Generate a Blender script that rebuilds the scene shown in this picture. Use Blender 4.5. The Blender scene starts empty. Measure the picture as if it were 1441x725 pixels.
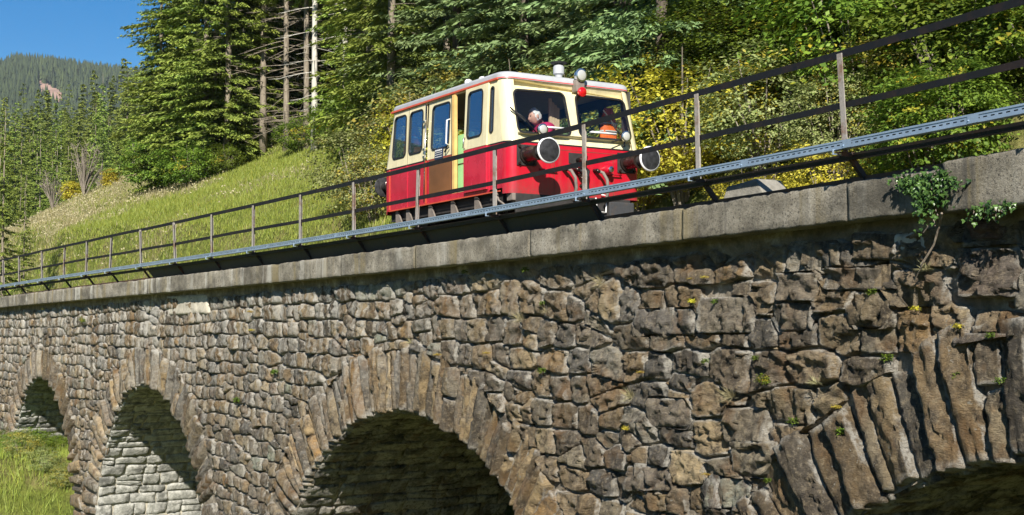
import bpy, bmesh, math, random
import numpy as np
from mathutils import Vector, Matrix, geometry as mgeo
SC = bpy.context.scene
COL = SC.collection
RND = random.Random(7)
NR = np.random.default_rng(11)
rad = math.radians

# ---------------------------------------------------------------- camera
YAW, PITCH, ROLL, FPX = -1.0369, 0.0607, -0.0016, 1896.464
CAM = np.array([16.9956, -8.9405, -1.395])
cam_d = bpy.data.cameras.new('camera')
cam = bpy.data.objects.new('camera', cam_d); COL.objects.link(cam)
f_ = np.array([math.cos(PITCH)*math.sin(YAW), math.cos(PITCH)*math.cos(YAW), math.sin(PITCH)])
r_ = np.array([math.cos(YAW), -math.sin(YAW), 0.0]); u_ = np.cross(r_, f_)
R_ = math.cos(ROLL)*r_+math.sin(ROLL)*u_; U_ = -math.sin(ROLL)*r_+math.cos(ROLL)*u_
mw = Matrix(((R_[0], U_[0], -f_[0], CAM[0]), (R_[1], U_[1], -f_[1], CAM[1]), (R_[2], U_[2], -f_[2], CAM[2]), (0, 0, 0, 1)))
cam.matrix_world = mw
cam_d.sensor_width = 36.0; cam_d.lens = 36.0*FPX/1441.0
cam_d.clip_start = 0.2; cam_d.clip_end = 12000
SC.camera = cam

def pix(P):
    """photo pixel (1441 wide) and depth of world points"""
    d = np.asarray(P, float)-CAM; z = d@f_
    return 720.5+FPX*(d@R_)/z, 362.5-FPX*(d@U_)/z, z
def ray(px, py, dist):
    d = f_+(px-720.5)/FPX*R_-(py-362.5)/FPX*U_
    return CAM+d*dist/np.hypot(d[0], d[1])

# ---------------------------------------------------------------- light
SUN_EL, SUN_AZ = rad(34), math.atan2(-.36, .55)      # direction to the sun in plan
sd = Vector((math.cos(SUN_EL)*math.cos(SUN_AZ), math.cos(SUN_EL)*math.sin(SUN_AZ), math.sin(SUN_EL)))
sun_d = bpy.data.lights.new('sun', 'SUN'); sun_d.energy = 5.0; sun_d.angle = rad(.53); sun_d.color = (1, .94, .84)
sun = bpy.data.objects.new('sun', sun_d); COL.objects.link(sun); sun.location = (30, -30, 60)
sun.rotation_euler = sd.to_track_quat('Z', 'Y').to_euler()
world = bpy.data.worlds.new('World'); SC.world = world; world.use_nodes = True
wn = world.node_tree; wn.nodes.clear()
sky = wn.nodes.new('ShaderNodeTexSky'); sky.sky_type = 'NISHITA'; sky.sun_disc = False
sky.sun_elevation = SUN_EL; sky.sun_rotation = math.pi/2-SUN_AZ
sky.altitude = 1200; sky.air_density = 1.0; sky.dust_density = 0.0; sky.ozone_density = 3.2
hs = wn.nodes.new('ShaderNodeHueSaturation'); hs.inputs['Saturation'].default_value = 1.5
bg = wn.nodes.new('ShaderNodeBackground'); bg.inputs['Strength'].default_value = 0.062
wo = wn.nodes.new('ShaderNodeOutputWorld')
wn.links.new(sky.outputs[0], hs.inputs['Color']); wn.links.new(hs.outputs[0], bg.inputs[0]); wn.links.new(bg.outputs[0], wo.inputs[0])
SC.view_settings.view_transform = 'Standard'; SC.view_settings.look = 'None'
SC.view_settings.exposure = 0.80; SC.view_settings.gamma = 1.0
SC.view_settings.use_curve_mapping = False
SC.cycles.max_bounces = 6; SC.cycles.transparent_max_bounces = 12

# ---------------------------------------------------------------- helpers
def tag(o, label=None, cat=None, group=None, kind=None):
    if label: o['label'] = label
    if cat: o['category'] = cat
    if group: o['group'] = group
    if kind: o['kind'] = kind
    return o
def empty(name, loc=(0, 0, 0), rz=0, parent=None):
    o = bpy.data.objects.new(name, None); COL.objects.link(o); o.location = loc; o.rotation_euler = (0, 0, rz)
    o.empty_display_size = .2
    if parent: o.parent = parent
    return o
def link(name, me, parent=None, mat=None):
    o = bpy.data.objects.new(name, me); COL.objects.link(o)
    if mat and not me.materials: me.materials.append(mat)
    if parent: o.parent = parent
    return o
def mesh(name, V, F, mat=None, smooth=False):
    """V (n,3) array; F list of tuples or an (m,k) int array"""
    me = bpy.data.meshes.new(name); V = np.asarray(V, np.float32)
    if isinstance(F, np.ndarray):
        m, k = F.shape
        me.vertices.add(len(V)); me.vertices.foreach_set('co', V.ravel())
        me.loops.add(m*k); me.loops.foreach_set('vertex_index', F.astype(np.int32).ravel())
        me.polygons.add(m); me.polygons.foreach_set('loop_start', np.arange(0, m*k, k, dtype=np.int32))
        me.update(calc_edges=True)
    else:
        me.from_pydata([tuple(map(float, v)) for v in V], [], [tuple(map(int, f)) for f in F]); me.update()
    if mat: me.materials.append(mat)
    if smooth: me.polygons.foreach_set('use_smooth', np.ones(len(me.polygons), bool))
    return me
def set_tint(me, C):
    a = me.color_attributes.new('tint', 'FLOAT_COLOR', 'POINT')
    C = np.asarray(C, np.float32)
    if C.ndim == 1: C = np.tile(C, (len(me.vertices), 1))
    if C.shape[1] == 3: C = np.concatenate([C, np.ones((len(C), 1), np.float32)], 1)
    a.data.foreach_set('color', C.ravel())
def obj(name, V, F, mat, parent=None, smooth=False, tint=None):
    me = mesh(name, V, F, mat, smooth)
    if tint is not None: set_tint(me, tint)
    return link(name, me, parent)
def copy_tree(o, parent=None):
    c = o.copy(); COL.objects.link(c)
    if parent: c.parent = parent
    for ch in list(o.children): copy_tree(ch, c)
    return c

def _h(i, j, k, seed):
    n = (i*374761393+j*668265263+k*2147483647+seed*974634777) & 0xffffffff
    n = ((n ^ (n >> 13))*1274126177) & 0xffffffff
    n = ((n ^ (n >> 16))*2246822519) & 0xffffffff
    return ((n ^ (n >> 15)) & 0xffffff)/float(0xffffff)*2-1
def noise(P, seed=0):
    P = np.asarray(P, float); I = np.floor(P).astype(np.int64); f = P-I; f = f*f*(3-2*f)
    x, y, z = I[..., 0], I[..., 1], I[..., 2]; a, b, c = f[..., 0], f[..., 1], f[..., 2]; r = 0
    for dx in (0, 1):
        for dy in (0, 1):
            for dz in (0, 1):
                r = r+_h(x+dx, y+dy, z+dz, seed)*(a if dx else 1-a)*(b if dy else 1-b)*(c if dz else 1-c)
    return r
def fbm(P, seed=0, o=3, g=.5):
    P = np.asarray(P, float); r = 0; a = 1
    for i in range(o): r = r+a*noise(P*2**i, seed+i); a *= g
    return r
def n1(x, seed=0):
    x = np.asarray(x, float); return noise(np.stack([x, np.zeros_like(x)+.37, np.zeros_like(x)+.71], -1), seed)

class MB:
    """collects simple solids into one mesh"""
    def __init__(s): s.V = []; s.F = []; s.n = 0
    def add(s, V, F):
        s.V.extend([tuple(map(float, v)) for v in V]); s.F.extend([tuple(int(i)+s.n for i in f) for f in F]); s.n += len(V); return s
    def box(s, x0, x1, y0, y1, z0, z1, M=None):
        V = [Vector((x, y, z)) for x in (x0, x1) for y in (y0, y1) for z in (z0, z1)]
        if M: V = [M@v for v in V]
        return s.add(V, [(0, 1, 3, 2), (4, 6, 7, 5), (0, 4, 5, 1), (2, 3, 7, 6), (0, 2, 6, 4), (1, 5, 7, 3)])
    def bar(s, a, b, w, h, up=(0, 0, 1)):
        a, b = Vector(a), Vector(b); d = (b-a).normalized(); up = Vector(up)
        sx = d.cross(up)
        if sx.length < 1e-4: sx = d.cross(Vector((1, 0, 0)))
        sx.normalize(); uz = sx.cross(d)
        V = [p+sx*w*i+uz*h*j for p in (a, b) for i in (-.5, .5) for j in (-.5, .5)]
        return s.add(V, [(0, 1, 3, 2), (4, 6, 7, 5), (0, 4, 5, 1), (2, 3, 7, 6), (0, 2, 6, 4), (1, 5, 7, 3)])
    def tube(s, pts, r, n=8, caps=True):
        pts = [Vector(p) for p in pts]; R = r if isinstance(r, (list, tuple)) else [r]*len(pts); V = []; F = []
        prev = None
        for i, p in enumerate(pts):
            d = (pts[min(i+1, len(pts)-1)]-pts[max(i-1, 0)])
            d = d.normalized() if d.length > 1e-9 else Vector((0, 0, 1))
            if prev is None:
                u = d.cross(Vector((0, 0, 1)))
                if u.length < .05: u = d.cross(Vector((1, 0, 0)))
            else: u = prev-d*prev.dot(d)
            u.normalize(); prev = u; w = d.cross(u)
            for k in range(n):
                t = 2*math.pi*k/n; V.append(p+(u*math.cos(t)+w*math.sin(t))*R[i])
        for i in range(len(pts)-1):
            for k in range(n): F.append((i*n+k, i*n+(k+1) % n, (i+1)*n+(k+1) % n, (i+1)*n+k))
        if caps: F.append(tuple(range(n-1, -1, -1))); F.append(tuple((len(pts)-1)*n+k for k in range(n)))
        return s.add(V, F)
    def lathe(s, prof, M=None, n=24):
        """prof: (radius, z) from bottom to top, closed with caps"""
        V = []; F = []
        for rr, z in prof:
            for k in range(n):
                t = 2*math.pi*k/n; V.append(Vector((rr*math.cos(t), rr*math.sin(t), z)))
        for i in range(len(prof)-1):
            for k in range(n): F.append((i*n+k, i*n+(k+1) % n, (i+1)*n+(k+1) % n, (i+1)*n+k))
        F.append(tuple(range(n-1, -1, -1))); F.append(tuple((len(prof)-1)*n+k for k in range(n)))
        if M: V = [M@v for v in V]
        return s.add(V, F)
    def build(s, name, mat, parent=None, smooth=False, bevel=0, auto=False):
        me = bpy.data.meshes.new(name); me.from_pydata(s.V, [], s.F)
        bm = bmesh.new(); bm.from_mesh(me); bmesh.ops.recalc_face_normals(bm, faces=bm.faces)
        if bevel:
            bmesh.ops.bevel(bm, geom=[e for e in bm.edges if e.is_manifold and e.calc_face_angle(0) > .6], offset=bevel, segments=2, profile=.7, affect='EDGES')
        if auto:
            for fc in bm.faces: fc.smooth = True
            for e in bm.edges: e.smooth = not (e.is_manifold and e.calc_face_angle(0) > .6)
        bm.to_mesh(me); bm.free(); me.update()
        if smooth: me.polygons.foreach_set('use_smooth', np.ones(len(me.polygons), bool))
        me.materials.append(mat); return link(name, me, parent)

# ---------------------------------------------------------------- materials
def nodes(name):
    m = bpy.data.materials.new(name); m.use_nodes = True; nt = m.node_tree; nt.nodes.clear()
    out = nt.nodes.new('ShaderNodeOutputMaterial'); b = nt.nodes.new('ShaderNodeBsdfPrincipled'); nt.links.new(b.outputs[0], out.inputs[0])
    return m, nt, b
class NT:
    def __init__(s, nt): s.nt = nt
    def n(s, t, **k):
        x = s.nt.nodes.new(t)
        for a, v in k.items(): setattr(x, a, v)
        return x
    def l(s, a, b): s.nt.links.new(a, b)
    def noise(s, vec, scale, detail=4, rough=.55, dist=0):
        x = s.n('ShaderNodeTexNoise'); x.inputs['Scale'].default_value = scale; x.inputs['Detail'].default_value = detail
        x.inputs['Roughness'].default_value = rough; x.inputs['Distortion'].default_value = dist
        if vec is not None: s.l(vec, x.inputs['Vector'])
        return x.outputs[0]
    def ramp(s, fac, stops):
        x = s.n('ShaderNodeValToRGB'); el = x.color_ramp.elements
        while len(el) < len(stops): el.new(.5)
        for e, (p, c) in zip(el, stops):
            e.position = p; e.color = (c, c, c, 1) if isinstance(c, (int, float)) else (*c, 1)
        s.l(fac, x.inputs[0]); return x.outputs[0]
    def mix(s, fac, a, b, mode='MIX'):
        x = s.n('ShaderNodeMix', data_type='RGBA', blend_type=mode)
        if isinstance(fac, (int, float)): x.inputs[0].default_value = fac
        else: s.l(fac, x.inputs[0])
        for i, c in ((6, a), (7, b)):
            if isinstance(c, tuple): x.inputs[i].default_value = (*c, 1)
            else: s.l(c, x.inputs[i])
        return x.outputs[2]
    def math(s, op, a, b=None, clamp=False):
        x = s.n('ShaderNodeMath', operation=op, use_clamp=clamp)
        for i, c in ((0, a), (1, b)):
            if c is None: continue
            if isinstance(c, (int, float)): x.inputs[i].default_value = c
            else: s.l(c, x.inputs[i])
        return x.outputs[0]
    def mapped(s, vec, scale, loc=(0, 0, 0)):
        x = s.n('ShaderNodeMapping'); x.inputs['Scale'].default_value = scale; x.inputs['Location'].default_value = loc
        s.l(vec, x.inputs[0]); return x.outputs[0]
    def bump(s, h, b, strength=.5, dist=.02, normal=None):
        x = s.n('ShaderNodeBump'); x.inputs['Strength'].default_value = strength; x.inputs['Distance'].default_value = dist
        s.l(h, x.inputs['Height'])
        if normal is not None: s.l(normal, x.inputs['Normal'])
        s.l(x.outputs[0], b.inputs['Normal']); return x.outputs[0]
def plain(name, c, rough=.6, metal=0, bumpy=0, var=.12, scale=8, spec=.5, coat=0):
    """paint or metal with slight blotches and fine relief"""
    m, nt, b = nodes(name); t = NT(nt); tc = t.n('ShaderNodeTexCoord').outputs['Object']
    n = t.noise(tc, scale, 5, .6)
    c2 = tuple(max(0, x*(1-var)) for x in c); c3 = tuple(min(1, x*(1+var)) for x in c)
    t.l(t.mix(t.ramp(n, [(.3, 0), (.7, 1)]), c2, c3), b.inputs['Base Color'])
    t.l(t.math('ADD', t.math('MULTIPLY', n, .25), rough-.12, True), b.inputs['Roughness'])
    b.inputs['Metallic'].default_value = metal; b.inputs['Specular IOR Level'].default_value = spec
    b.inputs['Coat Weight'].default_value = coat; b.inputs['Coat Roughness'].default_value = .08
    if bumpy: t.bump(t.noise(tc, 60, 4), b, bumpy, .01)
    return m

def coach(name, c, rough, dust, coat=.3):
    """coach paint with faint runs, faded blotches and brake dust along the bottom edge"""
    m, nt, b = nodes(name); t = NT(nt); tc = t.n('ShaderNodeTexCoord').outputs['Object']
    n = t.noise(tc, 2.4, 5, .6); run = t.noise(t.mapped(tc, (7, 7, .5)), 2.2, 5, .65); fine = t.noise(tc, 22, 4, .7)
    k = t.mix(t.ramp(n, [(.3, 0), (.7, 1)]), tuple(x*.84 for x in c), tuple(min(1, x*1.06) for x in c))
    k = t.mix(t.ramp(run, [(.50, 0), (.72, .28)]), k, (.16, .11, .08))
    sep = t.n('ShaderNodeSeparateXYZ'); t.l(tc, sep.inputs[0])
    low = t.math('MULTIPLY', t.ramp(sep.outputs[2], [(.68, dust), (.95, 0)]), t.ramp(fine, [(.35, .3), (.65, 1)]))
    k = t.mix(low, k, (.10, .07, .055)); k = t.mix(t.ramp(fine, [(.66, 0), (.74, .35)]), k, (.14, .09, .07))
    t.l(k, b.inputs['Base Color']); t.l(t.math('ADD', t.math('MULTIPLY', n, .22), rough-.08, True), b.inputs['Roughness']); b.inputs['Coat Weight'].default_value = coat; b.inputs['Coat Roughness'].default_value = .15
    t.bump(t.noise(tc, 3.2, 3), b, .12, .03); return m
def stone_material(name, streaks):
    m, nt, b = nodes(name); t = NT(nt)
    g = t.n('ShaderNodeNewGeometry').outputs['Position']
    atn = t.n('ShaderNodeAttribute', attribute_name='tint'); at = atn.outputs['Color']; rim = atn.outputs['Alpha']
    n1_ = t.noise(g, 5.5, 6, .65, .6); n2 = t.noise(g, 17, 5, .7); n3 = t.noise(g, 2.2, 4)
    grain = t.noise(t.mapped(g, (6, 6, 26)), 3.0, 6, .7, 1.2)
    c = t.mix(t.ramp(n1_, [(.42, 0), (.64, .9)]), at, (.055, .043, .031))
    c = t.mix(t.ramp(n2, [(.50, 0), (.68, .85)]), c, t.mix(.55, at, (.55, .44, .28)))
    c = t.mix(t.ramp(n3, [(.54, 0), (.66, .6)]), c, (.24, .135, .055))           # iron stain
    c = t.mix(t.ramp(grain, [(.50, 0), (.72, .55)]), c, (.045, .04, .036))
    lich = t.noise(g, 9, 3, .8); c = t.mix(t.ramp(lich, [(.66, 0), (.72, .7)]), c, (.42, .40, .34))
    if streaks:
        lm = t.math('MULTIPLY', t.ramp(rim, [(.80, 0), (.93, 1)]), t.ramp(t.noise(g, 2.7, 4, .6), [(.44, 0), (.56, .85)])); c = t.mix(t.math('MULTIPLY', lm, t.ramp(n2, [(.38, .2), (.52, 1)])), c, (.56, .53, .46))
    if streaks:                                                                  # lime washed down the face
        sep = t.n('ShaderNodeSeparateXYZ'); t.l(g, sep.inputs[0]); x, z = sep.outputs[0], sep.outputs[2]
        st = t.noise(t.mapped(g, (3.2, .4, .28)), 1.5, 5, .7)
        zone = t.math('MULTIPLY', t.ramp(t.math('MULTIPLY', t.math('ADD', z, 8.0), .125), [(.60, .25), (.80, .6), (.93, 1)]),
                      t.ramp(t.math('MULTIPLY', t.math('ADD', x, 32.0), 1/44.0), [(0, 1), (.62, .95), (.74, .35), (.86, .12)]))
        k = t.math('MULTIPLY', t.ramp(st, [(.45, 0), (.56, 1)]), zone)
        k = t.math('MULTIPLY', k, t.ramp(n2, [(.3, .35), (.55, 1)]))
        c = t.mix(k, c, (.60, .58, .52))
        gr = t.noise(t.mapped(g, (1.1, .4, .35)), 1.3, 4, .6)                      # grey wash on the far half
        k2 = t.math('MULTIPLY', t.ramp(gr, [(.42, 0), (.6, .6)]), t.ramp(t.math('MULTIPLY', t.math('ADD', x, 32.0), 1/44.0), [(0, 1), (.6, .7), (.85, .1)]))
        c = t.mix(t.math('MULTIPLY', k2, .15), c, (.15, .14, .13))
    t.l(c, b.inputs['Base Color']); b.inputs['Roughness'].default_value = .86; b.inputs['Specular IOR Level'].default_value = .3
    h = t.math('ADD', t.math('MULTIPLY', t.noise(g, 26, 7, .72, .4), 1.0), t.math('MULTIPLY', grain, .9))
    t.bump(h, b, 1.0, .055); return m
M = {}
M['stone'] = stone_material('wall_stone', True)
def lime_stone():
    m, nt, b = nodes('reveal_stone'); t = NT(nt)
    g = t.n('ShaderNodeNewGeometry').outputs['Position']; at = t.n('ShaderNodeAttribute', attribute_name='tint').outputs['Color']
    n = t.noise(g, 7, 6, .7, .5); c = t.mix(t.ramp(n, [(.42, 0), (.62, .8)]), at, (.60, .59, .54))
    c = t.mix(t.ramp(t.noise(g, 2.6, 5, .7), [(.5, 0), (.64, .8)]), c, (.10, .10, .09))
    t.l(c, b.inputs['Base Color']); b.inputs['Roughness'].default_value = .9
    t.bump(t.noise(g, 22, 6, .7, .5), b, .9, .03); return m
M['reveal'] = lime_stone()
def mortar():
    m, nt, b = nodes('mortar'); t = NT(nt); g = t.n('ShaderNodeNewGeometry').outputs['Position']
    n = t.noise(g, 3.2, 6, .7, .3); c = t.ramp(n, [(.36, (.13, .11, .08)), (.54, (.28, .24, .18)), (.68, (.55, .51, .43))])
    c = t.mix(t.ramp(t.noise(g, 14, 5, .7), [(.5, 0), (.7, .7)]), c, (.10, .085, .065))
    t.l(c, b.inputs['Base Color']); b.inputs['Roughness'].default_value = .95
    t.bump(t.noise(g, 30, 6, .75), b, 1, .03); return m
M['mortar'] = mortar()
def concrete():
    m, nt, b = nodes('coping_concrete'); t = NT(nt); g = t.n('ShaderNodeNewGeometry').outputs['Position']
    n = t.noise(g, 2.0, 7, .7); c = t.ramp(n, [(.36, (.15, .132, .10)), (.5, (.29, .262, .205)), (.64, (.44, .40, .325))])
    sp = t.noise(g, 38, 5, .8); c = t.mix(t.ramp(sp, [(.38, .9), (.47, 0)]), c, (.05, .046, .04))
    c = t.mix(t.ramp(sp, [(.60, 0), (.7, .6)]), c, (.50, .48, .43))
    st = t.noise(t.mapped(g, (1.9, .3, .07)), 1.6, 6, .68)                         # dark and pale runs
    c = t.mix(t.ramp(st, [(.30, .75), (.44, 0)]), c, (.085, .078, .066))
    sep = t.n('ShaderNodeSeparateXYZ'); t.l(g, sep.inputs[0])
    far = t.ramp(t.math('MULTIPLY', t.math('ADD', sep.outputs[0], 32.0), 1/44.0), [(0, 1), (.6, .9), (.85, .3)])
    st2 = t.noise(t.mapped(g, (1.3, .3, .05), (4, 2, 1)), 1.9, 5, .6)
    c = t.mix(t.math('MULTIPLY', t.ramp(st2, [(.56, 0), (.64, .9)]), far), c, (.55, .53, .47))
    st3 = t.noise(t.mapped(g, (1.5, .3, .05), (9, 5, 1)), 1.7, 4, .6); c = t.mix(t.ramp(st3, [(.54, 0), (.64, .7)]), c, (.27, .215, .10))
    c = t.mix(t.ramp(t.noise(t.mapped(g, (1, 1, 1.6), (3, 1, 7)), 1.1, 6, .72), [(.50, 0), (.62, .65)]), c, (.085, .078, .062))
    t.l(c, b.inputs['Base Color']); b.inputs['Roughness'].default_value = .93
    t.bump(t.math('ADD', t.noise(g, 32, 6, .8), t.math('MULTIPLY', t.noise(g, 90, 3, .8), .5)), b, 1.0, .03); return m
M['concrete'] = concrete()
def rusty(name, base, rust, amt=.5, metal=.3, rough=.6):
    m, nt, b = nodes(name); t = NT(nt); g = t.n('ShaderNodeNewGeometry').outputs['Position']
    n = t.noise(g, 4.2, 6, .7); c = t.mix(t.ramp(n, [(.62-amt*.25, 0), (.72-amt*.2, 1)]), base, rust)
    c = t.mix(t.ramp(t.noise(g, 30, 4), [(.45, 0), (.7, .45)]), c, tuple(x*.5 for x in base))
    t.l(c, b.inputs['Base Color']); b.inputs['Metallic'].default_value = metal; b.inputs['Roughness'].default_value = rough
    t.bump(t.noise(g, 70, 4), b, .35, .006); return m
M['post'] = rusty('weathered_post_steel', (.40, .36, .32), (.26, .16, .11), .45, .15, .65)
M['rail_black'] = rusty('dark_handrail_steel', (.010, .009, .009), (.024, .014, .010), .5, .1, .55)
M['strut'] = rusty('rusty_strut_steel', (.045, .033, .028), (.17, .065, .03), .5, .1, .75)
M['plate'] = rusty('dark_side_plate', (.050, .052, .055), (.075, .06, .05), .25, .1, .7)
M['tray'] = plain('galvanised_tray_steel', (.42, .53, .66), .42, .55, .1, .1, 5)
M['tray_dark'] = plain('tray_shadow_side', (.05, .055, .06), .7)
M['rust_rail'] = rusty('running_rail_steel', (.10, .06, .045), (.16, .075, .04), .5, .3, .6)
M['render'] = plain('pale_lime_render', (.50, .46, .37), .95, 0, .9, .3, 7)
# ---------------------------------------------------------------- the line of the bridge
KC = (-0.006540, -0.002205, -0.00004353)
_G = np.linspace(-60, 24, 1681)
def head(s):
    s = np.clip(s, -34, 14); return KC[0]*s+KC[1]*s*s/10+KC[2]*s**3/100
_th = head(_G); _cx = np.cumsum(np.cos(_th))*.05; _cy = np.cumsum(np.sin(_th))*.05
_cx -= np.interp(0, _G, _cx); _cy -= np.interp(0, _G, _cy)
def W(s, v, w):
    """s along the bridge (uphill to the right), v across it away from the camera, w up from the coping's top"""
    s, v, w = np.broadcast_arrays(np.asarray(s, float), np.asarray(v, float), np.asarray(w, float)); t = head(s)
    return np.stack([np.interp(s, _G, _cx)-np.sin(t)*v, np.interp(s, _G, _cy)+np.cos(t)*v, w], -1)
S0, S1 = -36.0, 13.0
BOT = -7.8; DEP = 4.9; VC = .32                    # foot of the wall, far face, mortar face
# arches: centre s, crown w, radius, half opening, ring depth, voussoir width
ARCH = [dict(c=-24.3, top=-2.47, R=3.85, hw=3.85, ring=.88, vw=.24), dict(c=-14.55, top=-2.45, R=4.0, hw=4.0, ring=.9, vw=.25),
        dict(c=-1.85, top=-2.50, R=5.5, hw=4.9, ring=1.0, vw=.185), dict(c=10.55, top=-2.27, R=4.9, hw=4.7, ring=1.02, vw=.29)]
for a in ARCH:
    a['cz'] = a['top']-a['R']; a['tm'] = math.asin(min(1, a['hw']/a['R'])); a['sp'] = a['cz']+a['R']*math.cos(a['tm'])
def push_out(s, w, off):
    """move layout points that fall inside an arch (grown by off) to its edge"""
    s = s.copy(); w = w.copy(); moved = np.zeros(s.shape, bool)
    for a in ARCH:
        o = off(a, s, w) if callable(off) else off
        dx = s-a['c']; dz = w-a['cz']; R = a['R']+o; d = np.hypot(dx, dz)
        up = (w > a['sp']) & (d < R) & (np.abs(dx) < a['hw']+o+.3)
        k = np.where(up, R/np.maximum(d, 1e-3), 1); s2 = a['c']+dx*k; w2 = a['cz']+dz*k
        lo = (w <= a['sp']) & (np.abs(dx) < a['hw']+o)
        s2 = np.where(lo, a['c']+np.sign(dx)*(a['hw']+o), s2); w2 = np.where(lo, w, w2)
        s = np.where(up | lo, s2, s); w = np.where(up | lo, w2, w); moved |= up | lo
    return s, w, moved

viaduct = empty('viaduct', (0, 0, -7.5))
tag(viaduct, 'long rubble stone viaduct with round arches carrying the railcar', 'viaduct')
def vpart(name, V, F, mat, parent=None, smooth=False, tint=None):
    o = obj(name, V, F, mat, None, smooth, tint); o.parent = parent or viaduct
    o.matrix_parent_inverse = (Matrix.Translation(viaduct.location)).inverted() if parent is None else Matrix.Identity(4)
    return o
def gridF(n, m, keep=None, off=0):
    i, j = np.meshgrid(np.arange(n-1), np.arange(m-1), indexing='ij')
    a = i*m+j; Fq = np.stack([a, a+m, a+m+1, a+1], -1).reshape(-1, 4)+off
    return Fq if keep is None else Fq[keep.ravel()]

# wall core: mortar face, with the arches left open
ns, nw = 700, 120
s = np.linspace(S0, S1, ns)[:, None]+np.zeros((1, nw)); w = np.linspace(-.30, BOT, nw)[None, :]+np.zeros((ns, 1))
s2, w2, mv = push_out(s, w, .03)
cell = ~(mv[:-1, :-1] & mv[1:, :-1] & mv[:-1, 1:] & mv[1:, 1:])
P = np.stack([s*3.3, w*3.3, s*0], -1); vv = VC+.035*fbm(P, 5, 3)+.01*fbm(P*5, 9, 2)
vv = np.where((w > -.50) & (s > -40), VC-.07+.006*fbm(P*2, 3, 2), vv)            # rendered band under the coping
core = vpart('wall_core', W(s2, vv, w2).reshape(-1, 3), gridF(ns, nw, cell), M['mortar'], smooth=True)
# far face
s3, w3, mv3 = push_out(s, w, 0.0)
vpart('far_face', W(s3[::3, ::2], DEP, w3[::3, ::2]).reshape(-1, 3),
      gridF(s3[::3].shape[0], s3[:, ::2].shape[1], ~(mv3[::3, ::2][:-1, :-1] & mv3[::3, ::2][1:, :-1] & mv3[::3, ::2][:-1, 1:] & mv3[::3, ::2][1:, 1:])), M['mortar'])

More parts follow.
